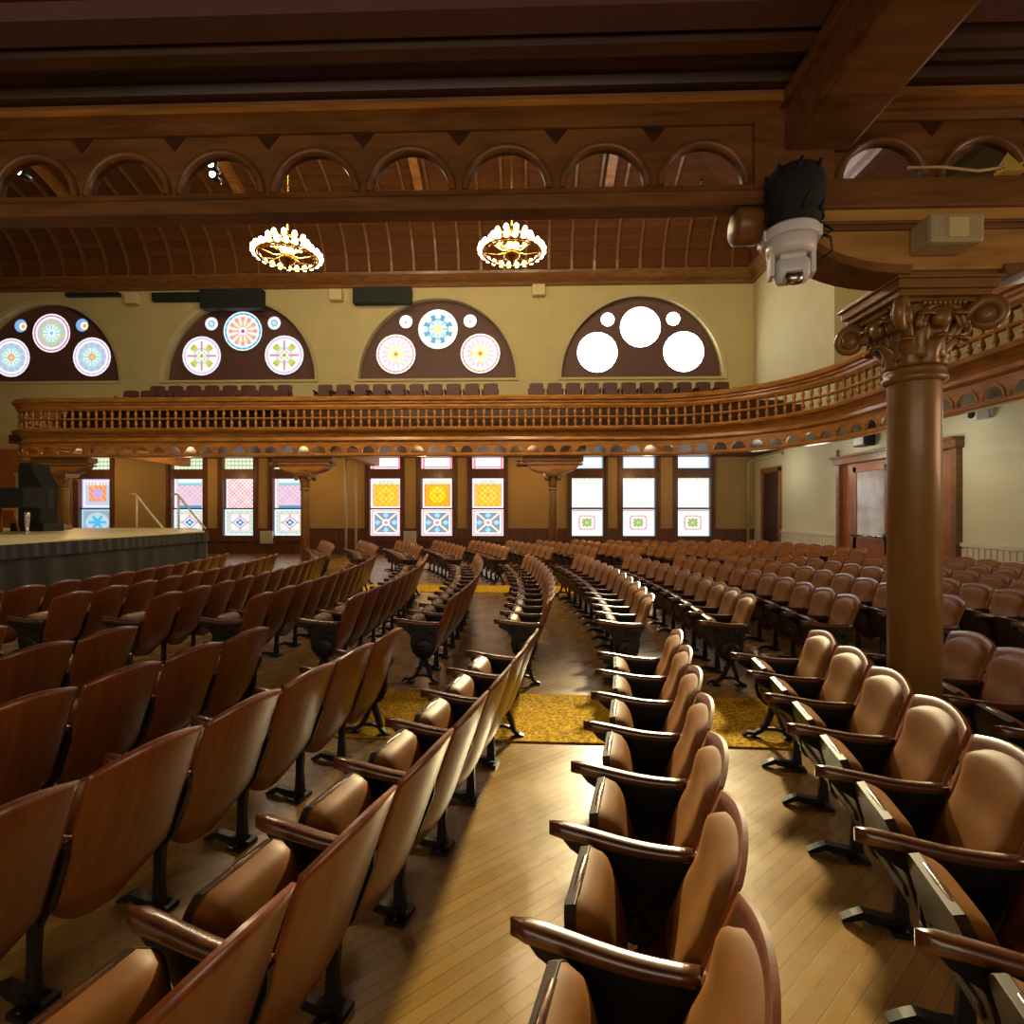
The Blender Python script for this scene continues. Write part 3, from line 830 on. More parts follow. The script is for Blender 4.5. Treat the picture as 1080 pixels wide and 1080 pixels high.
t = thing('emergency_light', 'beige box light fixed on the pale timber bracket', 'light', (2.245,2.96,3.235))
m2 = MB(); m2.box(-.14,.14,-.12,.04,-.075,.08); m2.obj('housing', 'beige', t, .02)
m2 = MB(); m2.box(-.05,.05,-.128,-.11,-.05,.055); m2.obj('front_plate', 'cream', t, .006)
t = thing('yellow_lamp', 'small yellow pyramid-shaped lamp on top of the timber bracket', 'lamp', (2.62,2.98,3.585))
m2 = MB(); m2.add([(-.06,-.05,0),(.06,-.05,0),(.06,.05,0),(-.06,.05,0),(0,0,.13)], [(0,1,2,3),(0,1,4),(1,2,4),(2,3,4),(3,0,4)]); m2.obj('pyramid', 'yellow', t)
m2 = MB(); m2.tube([(-.05,-.03,.03),(-.2,-.05,.0),(-.4,-.07,.012),(-.58,-.07,.012)], .008, 6); m2.tube([(.05,-.03,.05),(.2,-.04,.1),(.5,-.04,.16)], .008, 6); m2.obj('wire', 'cable', t)

# ------------------------------------------------------------------ chandeliers
def chandelier(loc, label):
    t = thing('chandelier', label, 'chandelier', loc, 0, None)
    m2 = MB(); m2.tube([(0,0,.3),(0,0,TOP-loc[2])], .02, 8); m2.lathe([(.0,.25),(.06,.3),(.03,.4),(.05,.5),(.02,.6)], n=12); m2.obj('stem', 'brass', t)
    m2 = MB(); ring = lambda rr,z,n: [(rr*math.cos(2*PI*k/n), rr*math.sin(2*PI*k/n), z) for k in range(n+1)]
    m2.tube(ring(.66,0,40), .03, 8, False); m2.tube(ring(.60,-.03,40), .02, 6, False); m2.obj('lower_ring', 'brass', t)
    m2 = MB(); m2.tube(ring(.40,.3,30), .025, 8, False); m2.obj('upper_ring', 'brass', t)
    m2 = MB(); m2.lathe([(0,-.3),(.03,-.28),(.05,-.2),(.16,-.12),(.2,-.03),(.14,.05),(.06,.1),(.05,.3)], n=20); m2.obj('centre_boss', 'brass', t)
    for k in range(8):
        a = 2*PI*k/8; c, s_ = math.cos(a), math.sin(a)
        m2 = MB(); m2.tube([(.12*c,.12*s_,0),(.3*c,.3*s_,-.06),(.5*c,.5*s_,-.03),(.66*c,.66*s_,0)], .018, 6); m2.obj('lower_arm', 'brass', t); m2 = MB(); m2.tube([(.05*c,.05*s_,.3),(.25*c,.25*s_,.24),(.4*c,.4*s_,.3)], .015, 6); m2.obj('upper_arm', 'brass', t)
    b = MB(); b.lathe([(.0,-.065),(.04,-.055),(.06,-.01),(.052,.035),(.02,.07),(0,.075)], n=8); bme = b.mesh('bulb'); bme.materials.append(M['bulb'])
    for k in range(24):
        a = 2*PI*(k+.5)/24; o = link('bulb', bme, t); o.location = (.72*math.cos(a),.72*math.sin(a),.05)
    for k in range(12):
        a = 2*PI*(k+.5)/12; o = link('bulb', bme, t); o.location = (.43*math.cos(a),.43*math.sin(a),.36)
    return t
chandelier((-5.5,12,7.6), 'brass ring chandelier with lit bulbs, the one nearer the stage')
chandelier((-.36,12,7.62), 'brass ring chandelier with lit bulbs, the one nearer the white sunlit windows')
for x, y, z, lb in ((-7.1,7.2,6.5,'single bright spotlight seen through the end arch'),(-4.37,7.2,6.55,'spotlight seen through the third arch, upper of the pair'),(-4.35,7.2,6.41,'spotlight seen through the third arch, lower of the pair')):
    t = thing('spotlight', lb, 'spotlight', (x,y,z))
    m2 = MB(); m2.lathe([(.045,.0),(.06,.03),(.06,.14),(.03,.18)], n=12, axis='y'); m2.tube([(0,.1,.05),(0,.1,TOP-z)], .015, 6); m2.obj('can', 'blackplastic', t)
    m2 = MB(); m2.lathe([(0,-.02),(.035,-.015),(.042,.0)], n=12, axis='y'); m2.obj('lamp', 'spot', t)

# ------------------------------------------------------------------ wall fittings
for i, (x, z) in enumerate(((-16.6,10.7),(-7.95,10.75),(.45,10.85))):
    o = tag(MB().box(-.26,.26,-.3,0,-.22,.22).obj('wall_speaker', 'cream', None, .03), ['small cream box on the wall under the cornice, nearest the stage','small cream box under the cornice beside the black panel','small cream box under the cornice left of the sunlit half-round window'][i], 'speaker')
    o.location = (x,V,z)
for x0,x1,z0,z1,y,lb in ((-15.75,-13.75,10.6,10.95,V-.12,'long thin black panel under the cornice'),(-13.6,-11.0,10.2,11.0,V-.28,'black box panel across the top of the orange star window'),(-7.2,-4.8,10.35,11.0,V-.28,'black panel overlapping the blue wheel half-round window'),(-19.5,-17.2,10.85,11.0,V-.1,'thin dark strip under the cornice above the blue roundels')):
    o = tag(MB().box(x0,x1,y-.1,V-.015,z0,z1).obj('black_panel', 'greenblack', None, .01), lb, 'panel')
for i,(x,z) in enumerate(((-10.9,.68),(-4.88,.68))):
    t = thing('wall_box', ['white metal box on the wainscot under the lilac windows','white metal box on the wainscot between gold and blue windows'][i], 'box', (x,V-.05,z))
    MB().box(-.26,.26,-.14,0,-.25,.28).obj('case', 'white', t, .02); MB().box(-.2,.2,-.155,-.14,-.18,.22).obj('cover_plate', 'pale', t, .005)
for x, lb in ((-7.12,'thin white vertical pipe left of the pair by the gold windows'),(-6.98+.25,'thin white vertical pipe right of the pair by the gold windows')):
    o = tag(MB().tube([(x,20.6,.0),(x,20.6,3.98)], .05, 8).obj('wall_pipe', 'pale'), lb, 'pipe')
tag(MB().tube([(U-.28,V-.15,0),(U-.28,V-.15,3.7),(U-.22,V-.25,3.82),(U-.15,V-.5,3.85),(U-.1,V-2.6,3.85)], .07, 8).obj('wall_pipe', 'plaster'), 'cream elbowed pipe in the corner of the two walls', 'pipe')
t = thing('wall_speaker', 'dark grey box loudspeaker on the rear wall above the double doors', 'speaker', (U,14.6,3.72))
MB().box(-.3,-.02,-.25,.25,-.2,.22).obj('cabinet', 'blackplastic', t, .02); MB().box(-.32,-.3,-.2,.2,-.16,.18).obj('grille', 'white', t)
t = thing('security_camera', 'white security camera high on the rear wall, right of the column', 'camera', (U,10.95,3.72))
MB().box(-.05,0,-.14,.14,-.05,.14).obj('mount', 'white', t, .01); MB().box(-.3,-.05,-.11,.11,-.12,.08).obj('body', 'white', t, .03)
m2 = MB(); m2.lathe([(.07,-.33),(.07,-.29)], (0,0,-.02), 14, 'x'); m2.obj('lens', 'blackplastic', t)

# doors in the rear wall
d = thing('door_1', 'plain brown doorway with wooden frame at the far end of the rear wall', 'door', (U,20.4,0), 0, None, 'structure')
m2 = MB(); m2.box(-.08,0,-.82,-.68,0,3.4); m2.box(-.08,0,.62,.76,0,3.4); m2.box(-.08,0,-.82,.76,3.24,3.44); m2.obj('frame', 'door', d, .01)
MB().box(-.03,0,-.68,.62,0,3.24).obj('leaf', 'dark', d)
d = thing('door_2', 'wide wooden double door with glass panes and push bars on the rear wall', 'door', (U,13.75,0), 0, None, 'structure')
m2 = MB(); m2.box(-.14,0,2.05,2.2,0,3.2); m2.box(-.14,0,-2.2,-2.05,0,3.2); m2.box(-.2,0,-2.25,2.3,3.12,3.3); m2.box(-.26,0,-2.25,2.34,3.3,3.36); m2.obj('frame', 'oak_mid', d, .01)
m2 = MB(); m2.lathe([(.03,3.36),(.05,3.42),(.03,3.46),(.06,3.52),(0,3.58)], (-.13,2.12,0), 10); m2.obj('finial', 'oak_mid', d)
MB().box(-.02,0,-2.05,2.05,0,3.12).obj('side_panel', 'door', d)
for k, (a, b) in enumerate(((.02,1.5),(-1.5,-.02))):
    m2 = MB(); m2.box(-.07,-.02,a,a+.16,0,3.0); m2.box(-.07,-.02,b-.16,b,0,3.0); m2.box(-.07,-.02,a,b,2.85,3.0); m2.box(-.07,-.02,a,b,0,1.05)
    lf = m2.obj('leaf', 'door', d, .008)
    MB().box(-.05,-.035,a+.16,b-.16,1.05,2.85).obj('glass', 'doorglass', lf)
    m2 = MB(); m2.tube([(-.16,a+.05,1.1),(-.16,b-.05,1.1)], .03, 8); m2.tube([(-.07,a+.1,1.1),(-.16,a+.1,1.1)], .025, 6); m2.tube([(-.07,b-.1,1.1),(-.16,b-.1,1.1)], .025, 6); m2.obj('push_bar', 'chrome', lf)
m2 = MB(); m2.box(-.1,-.02,-.05,.05,1.1,2.9); m2.lathe([(0,-.14),(.07,-.13),(.09,-.05)], (0,0,2.86), 12, 'x'); m2.lathe([(0,-.2),(.09,-.18),(.1,-.05)], (0,0,1.12), 12, 'x'); m2.obj('centre_post', 'blackplastic', d)

# ------------------------------------------------------------------ carpets
def strip(name, u0, u1, v0, v1, z, mat):
    vs = []; N = 24
    m2 = MB(); n = 10
    for i in range(n+1):
        x = u0+(u1-u0)*i/n; sl = -.03*(x)
        vs += [(x,v0+sl,z*.0),(x,v0+sl,z),(x,v1+sl,z),(x,v1+sl,0)]
    fs = []
    for i in range(n):
        for k in range(3): fs.append((i*4+k,i*4+k+1,i*4+4+k+1,i*4+4+k))
    m2.add(vs, fs); return m2.obj(name, mat)
tag(strip('aisle_carpet', -9.2, 6.5, 4.03, 5.08, .012, 'carpet'), 'mottled gold carpet strip crossing the floor between near and middle seats', 'carpet')
tag(strip('aisle_carpet', -9.2, 6.5, 11.46, 12.5, .012, 'carpet'), 'far mottled gold carpet strip, beyond the middle block of seats', 'carpet')

# ------------------------------------------------------------------ seats
PITCH = .475
def back_pt(s, t, w=1):
    """shell centreline: s across -1..1, t 0 bottom .. 1 top"""
    hw = .228-.018*(1-t)
    if t < .22: hw *= math.sqrt(max(.0, 1-((.22-t)/.22)**2*.30))
    z = .195+.665*t
    if t > .83: z += ((t-.83)/.17)*(.028*(1-abs(s)**2.6) - .004 + .006*math.cos(s*PI*1.0))
    if t < .25: z += (.25-t)/.25*.09*abs(s)**3
    y = -.095-.235*t + .06*(max(0,.3-t)/.3)**2
    y += -.035*(1-s*s)
    return Vector((s*hw, y, z))
def shell_mesh():
    m2 = MB(); nu, nv = 25, 19
    f = [[back_pt(-1+2*i/(nu-1), j/(nv-1)) for i in range(nu)] for j in range(nv)]
    m2.grid(lambda i,j: f[j][i]+Vector((0,.006,0)), nu, nv)
    m2.grid(lambda i,j: f[j][i]-Vector((0,.008,0)), nu, nv)
    n = nu*nv; fs = []
    ring = [(i,0) for i in range(nu)]+[(nu-1,j) for j in range(1,nv)]+[(i,nv-1) for i in range(nu-2,-1,-1)]+[(0,j) for j in range(nv-2,0,-1)]
    for k in range(len(ring)):
        a, b = ring[k], ring[(k+1) % len(ring)]
        fs.append((a[1]*nu+a[0], b[1]*nu+b[0], n+b[1]*nu+b[0], n+a[1]*nu+a[0]))
    for q in fs: m2.f.append(q); m2.sm.append(False)
    me = m2.mesh('backrest'); me.materials.append(M['shell']); return me
def cushion_mesh():
    m2 = MB(); nu, nv = 15, 19
    def P(i, j):
        s = -1+2*i/(nu-1); t = j/(nv-1)
        lim = .95-.06*math.sin(PI*min(1,t*1.15))
        if t > .82: lim *= (1-.34*((t-.82)/.18)**2.6)
        if t < .1: lim *= 1-.25*((.1-t)/.1)**2
        p = back_pt(s*lim, .27+.685*t)
        if t > .9: p.z -= .012*(s*s)
        e = (1-abs(s)**5)*(1-abs(2*t-1)**9)
        th = .008+.036*max(0,e)**.6+.012*math.sin(PI*min(1,max(0,t)))*(1-s*s)-.012*math.exp(-((t-.62)/.16)**2)
        if i in (0,nu-1) or j in (0,nv-1): th = .004
        return p+Vector((0,th,th*.3))
    m2.grid(P, nu, nv)
    me = m2.mesh('back_cushion', recalc=False); me.materials.append(M['velvet']); return me
PHI = R(74)
def seat_xf(p, q, r):       # p across, q hinge->front, r up from the board
    return Vector((p, -.0+q*math.cos(PHI)-r*math.sin(PHI), .335+q*math.sin(PHI)+r*math.cos(PHI)))
def seat_outline(s, q):
    hw = .2+.012*q/.33
    if q > .21: hw *= (1-((q-.21)/.12)**3*.38)
    return hw*s
def seat_mesh():
    m2 = MB(); n = 12; poly = []
    qs = [0,.1,.18,.22,.25,.275,.295,.31,.32,.327]
    poly = [(seat_outline(1,q), q) for q in qs]+[(seat_outline(-1,q), q) for q in reversed(qs)]
    m2.prism(poly, -.03, .004, lambda p,q,a: seat_xf(p,q,a))
    # raised batten and hinge plates underneath
    m2.prism([(-.15,.06),(.15,.06),(.15,.1),(-.15,.1)], -.042, -.03, lambda p,q,a: seat_xf(p,q,a))
    me = m2.mesh('seat', .004); me.materials.append(M['pan']); return me
def seat_cushion_mesh():
    m2 = MB(); nu, nv = 13, 13
    def P(i, j):
        s = -1+2*i/(nu-1); q = .004+.318*j/(nv-1); t = j/(nv-1)
        e = (1-abs(s)**4)*(1-abs(2*t-1)**5)
        th = .004+.062*max(0,e)**.55
        if i in (0,nu-1) or j in (0,nv-1): th = .002
        return seat_xf(seat_outline(s*.97,q), q, th)
    m2.grid(P, nu, nv)
    me = m2.mesh('seat_cushion', recalc=False); me.materials.append(M['velvet']); return me
def rim_mesh():
    m2 = MB(); pts = [seat_xf(seat_outline(s,.305), .318-.03*abs(s)**3, -.006) for s in (-1,-.8,-.5,0,.5,.8,1)]
    m2.tube(pts, .014, 8); me = m2.mesh('front_rim'); me.materials.append(M['arm']); return me
def arm_mesh(x):
    m2 = MB(); n = 11; vs = []; fs = []
    for k in range(n):
        t = k/(n-1); y = .245-.485*t; z = .615+.012*math.cos(t*PI*1.4)+.006*(1-t)
        w = .030*(math.sqrt(max(.02,1-((.12-t)/.12)**2)) if t < .12 else 1)*(1-.18*t); h = .017+.008*(1-t)
        for a in range(10):
            b = 2*PI*a/10; ca, sa = math.cos(b), math.sin(b)
            sg = lambda v: math.copysign(abs(v)**.55, v)
            vs.append((x+w*sg(ca), y, z+h*sg(sa)-.004*(1-t)))
    for k in range(n-1):
        for a in range(10): fs.append((k*10+a,k*10+(a+1)%10,k*10+10+(a+1)%10,k*10+10+a))
    fs.append(tuple(range(10))); fs.append(tuple((n-1)*10+a for a in reversed(range(10))))
    m2.add(vs, fs, True); me = m2.mesh('armrest'); me.materials.append(M['arm']); return me
def leg_mesh(x, end):
    m2 = MB(); a, b = x-.013, x+.013
    m2.bar([(-.235,.615,.014),(-.2,.52,.016),(-.14,.42,.026),(-.1,.365,.034),(-.085,.28,.024),(-.08,.16,.02),(-.08,.03,.03)], a, b)
    m2.prism([(-.245,.612),(.2,.603),(.17,.57),(.1,.53),(.055,.46),(.05,.37),(.02,.3),(-.05,.28),(-.12,.3),(-.165,.36),(-.2,.45),(-.24,.55)], x-.008, x+.008, lambda p,q,c: (c,p,q))
    m2.bar([(-.08,.03,.022),(-.02,.028,.02),(.03,.034,.02),(.065,.042,.016),(.1,.026,.014),(.145,.008,.006)], x-.02, x+.02)
    m2.box(x-.06,x+.06,-.125,-.035,0,.02)
    for sx in (-.042,.042): m2.lathe([(.013,.018),(.013,.03),(.0,.033)], (x+sx,-.08,0), 8)
    m2.bar([(-.1,.365,.03),(.0,.335,.024)], a, b); m2.lathe([(.025,-.03),(.042,-.026),(.042,.026),(.025,.03)], (x,-.0,.335), 16, 'x')
    me = m2.mesh('leg'); me.materials.append(M['iron']); return me
def end_mesh(x, sgn):
    m2 = MB(); a, b = x-.014, x+.014
    poly = [(-.245,.615),(.2,.605),(.19,.57),(.11,.53),(.06,.47),(.07,.4),(.05,.32),(-.01,.26),(-.08,.245),(-.15,.265),(-.19,.33),(-.2,.4),(-.2,.47),(-.22,.53),(-.25,.58)]
    m2.prism(poly, a, b, lambda p,q,c: (c,p,q))
    m2.lathe([(.03,-.02),(.09,-.018),(.1,-.01),(.1,.01),(.09,.018),(.03,.02)], (x+sgn*.008,-.07,.35), 20, 'x')
    m2.lathe([(.0,-.03),(.03,-.028),(.04,0),(.03,.028),(0,.03)], (x+sgn*.01,-.07,.35), 14, 'x')
    for cy, cz, r0 in ((.04,.555,.03),(-.1,.53,.045),(-.17,.5,.03)):
        m2.tube([(x+sgn*.016, cy+r0*math.cos(k*.5)*(1-k/22), cz+r0*math.sin(k*.5)*(1-k/22)) for k in range(16)], .007, 6)
    m2.bar([(-.07,.28,.03),(-.05,.2,.02),(-.02,.12,.018),(.02,.065,.016),(.07,.035,.014),(.12,.04,.012),(.16,.012,.006)], a-.004, b+.004)
    m2.bar([(-.08,.28,.03),(-.10,.2,.02),(-.13,.12,.018),(-.15,.05,.016),(-.19,.018,.014),(-.23,.01,.01)], a-.004, b+.004)
    m2.bar([(-.15,.06,.011),(-.08,.08,.011),(.01,.075,.011)], a, b)
    m2.box(x-.04,x+.04,-.2,-.13,0,.016); m2.box(x-.04,x+.04,.03,.1,0,.016)
    me = m2.mesh('end_panel'); me.materials.append(M['iron']); return me
me_shell, me_cush, me_seat, me_scush, me_rim = shell_mesh(), cushion_mesh(), seat_mesh(), seat_cushion_mesh(), rim_mesh()
hp = PITCH/2
me_arm, me_armp = arm_mesh(-hp), arm_mesh(hp)
me_leg, me_legp = leg_mesh(-hp, 0), leg_mesh(hp, 0)
me_end, me_endp = end_mesh(-hp, -1), end_mesh(hp, 1)
def proto(kind):
    t = thing('auditorium_chair', '-', 'chair', (0,0,-50))
    link('backrest', me_shell, t); link('back_cushion', me_cush, t)
    s = link('seat', me_seat, t); link('seat_cushion', me_scush, s); link('front_rim', me_rim, s)
    link('armrest', me_arm, t)
    if kind == 'first': link('end_panel', me_end, t)
    else: link('leg', me_leg, t)
    if kind == 'last':
        link('armrest', me_armp, t); link('end_panel', me_endp, t)
    return t
protos = {k: proto(k) for k in ('mid','first','last')}
used = set()
def joined(kind):       # distant seats: one mesh each
    bm = bmesh.new(); mats = []
    for ch in protos[kind].children:
        for o in [ch]+list(ch.children):
            me = o.data; base = len(mats); mats.append(me.materials[0])
            n0 = len(bm.faces); bm.from_mesh(me); bm.faces.ensure_lookup_table()
            for f in bm.faces[n0:]: f.material_index = base
    me = bpy.data.meshes.new('auditorium_chair'); bm.to_mesh(me); bm.free()
    for m in mats: me.materials.append(m)
    return me
jm = {k: joined(k) for k in protos}
ORD = ['first','second','third','fourth','fifth','sixth','seventh','eighth','ninth','tenth','eleventh','twelfth','thirteenth','fourteenth','fifteenth','sixteenth','seventeenth','eighteenth']
UC, VC = -20.63, 7.28
seats = []
def rowpos(k, v_arm):
    Ro = 21.4+1.03*k+.24
    return Ro, math.asin((v_arm-VC)/Ro)
def inview(x, y, m=1.12):
    c, s_ = math.cos(R(1.7)), math.sin(R(1.7)); X = x*c+y*s_; Y = -x*s_+y*c
    return Y > .75 and abs(X)/Y < m
for k in range(-7, 8):
    for block in ('near','middle','far'):
        if block == 'near': v0, n, d0 = 4.16, 10, -1
        elif block == 'middle': v0, n, d0 = 5.42, 12, 1
        else: v0, n, d0 = 12.72, 9 if k > 0 else 8, 1
        if block == 'near' and k < -6: continue
        if block == 'far' and k < -5: continue
        Ro, th = rowpos(k, v0)
        for i in range(n):
            a = th+d0*(i+.5)*PITCH/Ro
            x, y = UC+Ro*math.cos(a), VC+Ro*math.sin(a)
            if not inview(x, y): continue
            if x > U-.45: continue
            if x < -9.0: continue
            if math.hypot(x-2.34, y-3.29) < .3: continue
            kind = 'mid'
            if block == 'near' and i == 0: kind = 'last'
            if block == 'middle' and i == 0: kind = 'first'
            if block == 'middle' and i == n-1: kind = 'last'
            if block == 'far' and i == 0: kind = 'first'
            seats.append((math.hypot(x,y), x, y, a+PI/2, kind, block, k, i))
seats.sort()
NEAREST, DETAIL = 330, 235
crowd = MB(); crowd_list = seats[NEAREST:]
for q, (dist, x, y, rz, kind, block, k, i) in enumerate(seats[:NEAREST]):
    row = ORD[k+7]
    ref = {'near': '%s from the gold carpet, near block' % ORD[i], 'middle': '%s beyond the gold carpet, middle block' % ORD[i], 'far': '%s beyond the far carpet, far block' % ORD[i]}[block]
    label = 'folding seat in the %s row from the stage, %s' % (row, ref)
    if q < DETAIL:
        if kind not in used:
            o = protos[kind]; o.location = (x,y,0); o.rotation_euler = (0,0,rz); o['label'] = label; used.add(kind)
        else: o = dup(protos[kind], (x,y,0), rz, label)
    else:
        o = link('auditorium_chair', jm[kind]); o.location = (x,y,0); o.rotation_euler = (0,0,rz); tag(o, label, 'chair')
    o['group'] = 'rows of folding auditorium seats'
if crowd_list:
    bm = bmesh.new()
    for (dist, x, y, rz, kind, block, k, i) in crowd_list:
        n0 = len(bm.verts); bm.from_mesh(jm['mid']); bm.verts.ensure_lookup_table()
        mt = Matrix.Translation((x,y,0)) @ Matrix.Rotation(rz,4,'Z')
        for v in bm.verts[n0:]: v.co = mt @ v.co
    me = bpy.data.meshes.new('auditorium_chair'); bm.to_mesh(me); bm.free()
    for m in jm['mid'].materials: me.materials.append(m)
    o = link('auditorium_chair', me); tag(o, 'farthest folding seats massed under the side windows', 'seats', None, 'stuff')

# balcony seats
bs_b = MB(); bs_b.grid(lambda i,j: Vector((-.25+.5*i/8, -.02*math.cos((i-4)/4*1.2)-.05*j/6, .4+.5*j/6-(.03*(abs(i-4)/4)**4 if j == 6 else 0))), 9, 7)
bs_b.grid(lambda i,j: Vector((-.25+.5*i/8, .06-.05*j/6, .4+.5*j/6-(.03*(abs(i-4)/4)**4 if j == 6 else 0))), 9, 7)
me_bb = bs_b.mesh('backrest'); me_bb.materials.append(M['balcony_velvet'])
b2 = MB(); b2.box(-.24,.24,.05,.45,.36,.46); me_bs = b2.mesh('seat', .03); me_bs.materials.append(M['balcony_velvet'])
me_ba = []
for sx in (-1,1):
    b3 = MB(); b3.box(sx*.27-.02,sx*.27+.02,.0,.4,.58,.62); b3.box(sx*.27-.015,sx*.27+.015,.0,.3,0,.58)
    me_ba.append(b3.mesh('arm_frame')); me_ba[-1].materials.append(M['iron'])
def balcony_seat(x, y, z, label):
    t = thing('balcony_chair', label, 'chair', (x,y,z), PI, 'maroon seats on the balcony')
    link('backrest', me_bb, t); link('seat', me_bs, t); link('arm_frame', me_ba[0], t); link('arm_frame', me_ba[1], t)
for g, (a, b, n, nm) in enumerate(((-13.2,-8.6,8,'orange star'),(-7.15,-1.3,10,'blue wheel'),(.3,6.7,11,'blazing white'))):
    for i in range(n):
        balcony_seat(a+(b-a)*i/(n-1), 18.55, 5.35, 'maroon balcony seat below the %s half-round window, %s counting from the stage' % (nm, ORD[i]))
for i in range(9):
    balcony_seat(-13.55+.6*i, 17.75, 5.0, 'maroon balcony seat in the front row near the stage, %s counting from the stage' % ORD[i])
m2 = MB(); m2.box(-15.5,-8.0,17.2,18.0,4.28,5.0); m2.obj('front_step', 'dark', bal)

# ------------------------------------------------------------------ stage
st = thing('stage', 'raised platform stage with pale top and pleated black skirt', 'stage', (0,0,0))
poly = [(-9.62,2),(-9.62,15.0),(-9.55,15.4),(-9.75,15.75),(-11.9,18.6),(-29,18.6),(-29,2)]
m2 = MB(); m2.prism(poly, 1.08, 1.18, lambda p,q,a: (p,q,a)); m2.obj('deck', 'stage', st)
def skirt(offs, z0, z1, amp, freq):
    pts = []; 
    for (a, b) in zip(poly[:5], poly[1:5]):
        L = math.hypot(b[0]-a[0], b[1]-a[1]); n = max(2, int(L/.035))
        nx, ny = (b[1]-a[1])/L, -(b[0]-a[0])/L
        for i in range(n):
            t = i/n; s_ = L*t
            w = amp*(math.sin(s_*freq+2*math.sin(s_*1.7))+.5*math.sin(s_*freq*.43+1))*(.6+.4*math.sin(s_*.9))
            pts.append((a[0]+(b[0]-a[0])*t+nx*(offs+w), a[1]+(b[1]-a[1])*t+ny*(offs+w), nx, ny))
    m2 = MB(); nz = 6
    m2.grid(lambda i,j: (pts[i][0]+pts[i][2]*.02*(1-j/(nz-1)), pts[i][1]+pts[i][3]*.02*(1-j/(nz-1)), z0+(z1-z0)*j/(nz-1)), len(pts), nz)
    return m2
skirt(.05,.0,1.0,.02,9).obj('skirt', 'skirt', st, recalc=False)
skirt(.075,.88,1.15,.012,26).obj('skirt_valance', 'skirt', st, recalc=False)

t = thing('grand_piano', 'black covered grand piano standing on the stage', 'piano', (-12.95,13.6,1.18))
m2 = MB(); n = 16; poly2 = [(-2.3,-.75),(.4,-.75),(.58,-.6),(.62,-.3),(.5,.0),(.1,.3),(-.6,.5),(-1.2,.75),(-2.3,.8)]
m2.prism(poly2, .68, 1.18, lambda p,q,a: (p,q,a)); m2.obj('quilted_cover', 'black', t, .03)
for lx, ly in ((.3,-.55),(-1.9,-.6),(-1.7,.55)):
    m2 = MB(); m2.lathe([(.0,0),(.05,.0),(.05,.05),(.035,.08),(.045,.2),(.06,.45),(.075,.68)], (lx,ly,0), 12); lg = m2.obj('leg', 'chrome' if lx > 0 else 'blackplastic', t)  # light on the one lit leg is put into its pale material
    if lx > 0: lg['label'] = 'pale lit leg on brass caster'
    m2 = MB(); m2.lathe([(.0,-.03),(.04,-.025),(.04,.025),(0,.03)], (lx,ly,.03), 10, 'y'); m2.obj('caster', 'brass', lg)
t = thing('equipment_stack', 'black covered equipment stack behind the piano', 'equipment', (-14.6,15.4,1.18))
m2 = MB(); m2.prism([(-.32,0),(.36,0),(.36,.9),(.42,1.35),(.3,1.5),(.15,1.75),(.08,2.0),(-.25,2.02),(-.32,1.9)], -.3, .3, lambda p,q,a: (p,a,q)); m2.obj('black_cover', 'black', t, .04)
MB().box(-.5,.5,-.35,.35,0,.25).obj('lower_case', 'blackplastic', t, .02)
t = thing('stage_stool', 'wooden stool with splayed legs at the end of the piano', 'stool', (-14.9,14.6,1.18))
MB().box(-.25,.25,-.25,.25,.62,.68).obj('seat', 'organ', t, .02)
for sx in (-1,1):
    for sy in (-1,1): MB().tube([(sx*.18,sy*.18,.62),(sx*.26,sy*.26,0)], .025, 8).obj('leg', 'organ', t)
MB().tube([(-.22,-.22,.3),(.22,-.22,.3)], .015, 6).obj('stretcher', 'organ', t)
tag(MB().lathe([(.27,0),(.27,.1),(.22,.14),(.22,1.8),(.28,1.88),(.28,1.95)], (-17.85,18.3,1.18), 20).obj('stage_pillar', 'plaster'), 'pinkish plaster pillar behind the piano', 'pillar', None, 'thing')
for x, lb in ((-13.3,'pale metal handrail at the back of the stage, left of the two'),(-11.85,'pale metal handrail at the back of the stage, right of the two')):
    t = thing('handrail', lb, 'handrail', (x,17.6,1.18))
    MB().tube([(-.2,0,1.17),(.0,0,1.17),(.08,.0,1.1),(.5,.02,.55),(.95,.05,.0)], .035, 8).obj('rail', 'pale', t)
    MB().tube([(.06,0,0),(.06,0,1.12)], .03, 8).obj('post', 'pale', t)

# ------------------------------------------------------------------ light
def area(name, loc, rot, sx, sy, power, col):
    l = bpy.data.lights.new(name, 'AREA'); l.shape = 'RECTANGLE'; l.size = sx; l.size_y = sy; l.energy = power; l.color = lin(col)[:3]
    o = bpy.data.objects.new(name, l); COL.objects.link(o); o.location = loc; o.rotation_euler = rot; return o
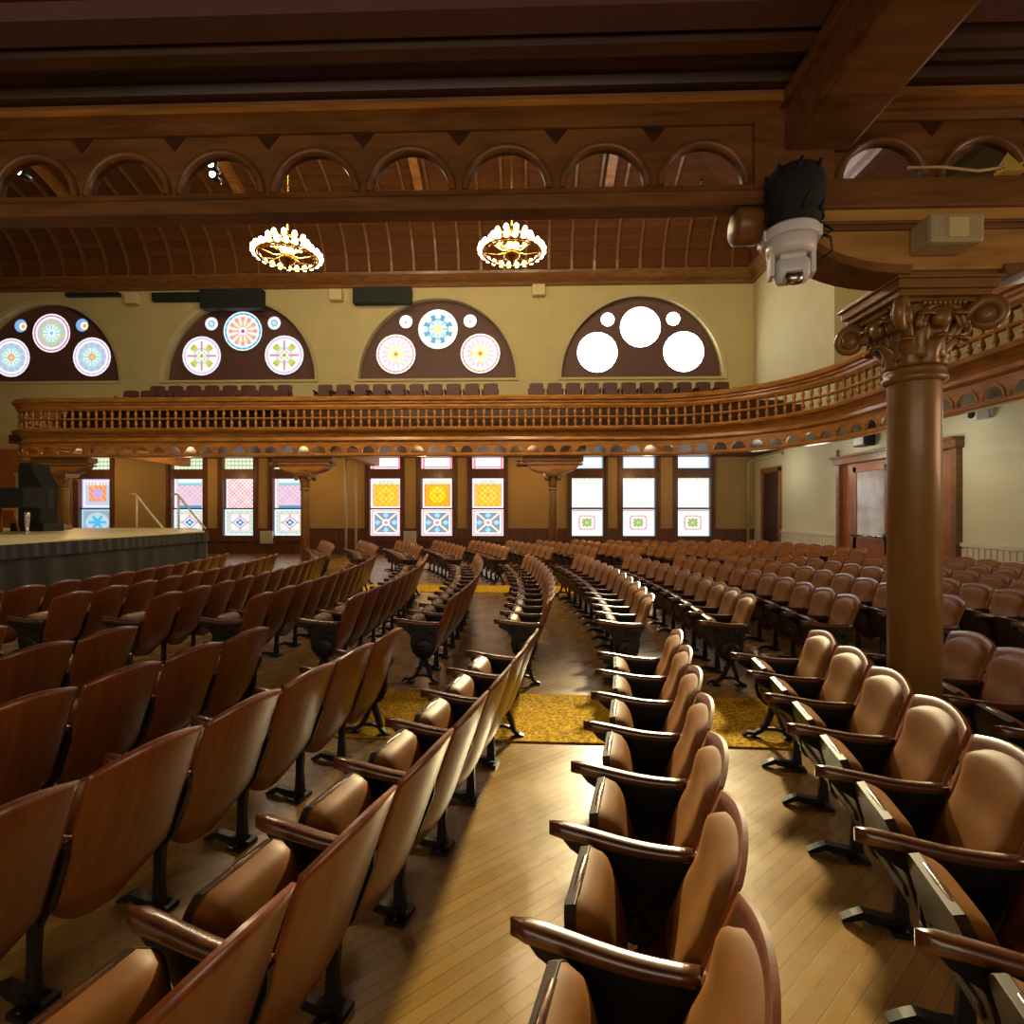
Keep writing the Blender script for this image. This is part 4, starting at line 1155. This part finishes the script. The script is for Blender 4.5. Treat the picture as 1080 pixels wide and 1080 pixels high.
# area lights added for assumed windows of the opposite side, behind the camera
area('assumed_daylight_near_side', (-2,-4.5,2.4), (R(80),0,0), 9, 2.4, 160, '#ffe8c8')
area('assumed_daylight_rear', (8.6,1.5,2.3), (R(80),0,R(90)), 4, 2.2, 160, '#ffd8b0')  # added for an assumed, unseen window in the rear wall
for x, y, e in ((-9,8,1500),(-2,8,1500),(4,9,1500)):  # unseen spots added below the ceiling to brighten the upper wall
    l = bpy.data.lights.new('added_wall_fill', 'SPOT'); l.energy = e; l.spot_size = R(120); l.spot_blend = .8; l.shadow_soft_size = .4; l.color = lin('#ffe0ae')[:3]
    o = bpy.data.objects.new('added_wall_fill', l); COL.objects.link(o); o.location = (x,y,13.6); o.rotation_euler = (R(52),0,0)
def point(name, loc, e, col, size=.15):
    l = bpy.data.lights.new(name, 'POINT'); l.energy = e; l.shadow_soft_size = size; l.color = lin(col)[:3]
    o = bpy.data.objects.new(name, l); COL.objects.link(o); o.location = loc
# unseen fill points added under the balcony to brighten its walls
for x in (-17.5,-13,-8.5,-4,0,4.5): point('under_balcony_fill', (x,20.0,3.3), 60, '#ffc880')
for y in (8,11.5,15,18.5): point('under_balcony_fill', (8.0,y,3.2), 34, '#fff4dc', .3)
for x in (-5.5,-.36): point('chandelier_light', (x,12,7.85), 1300, '#ffe2b4', .45)
# unseen spot added inside the blazing half-round window to imitate sunlight in the aisle
l = bpy.data.lights.new('added_sun_spot', 'SPOT'); l.energy = 42000; l.spot_size = R(11.5); l.spot_blend = .9; l.shadow_soft_size = .5; l.color = lin('#ffeab0')[:3]
o = bpy.data.objects.new('added_sun_spot', l); COL.objects.link(o); o.location = (4.7,21.3,9.0)
o.rotation_euler = (Vector((.4,2.9,.3))-Vector(o.location)).to_track_quat('-Z','Y').to_euler()
w = bpy.data.worlds.new('world'); SC.world = w; w.use_nodes = True
w.node_tree.nodes['Background'].inputs['Color'].default_value = lin('#ffe6c4'); w.node_tree.nodes['Background'].inputs['Strength'].default_value = .25

vs_ = SC.view_settings; vs_.view_transform = 'Standard'; vs_.look = 'None'; vs_.exposure = 0; vs_.gamma = 1; vs_.use_curve_mapping = False
SC.cycles.max_bounces = 6; SC.cycles.diffuse_bounces = 3; SC.cycles.glossy_bounces = 3
SC.cycles.use_denoising = True
SC.cycles.sample_clamp_indirect = 6
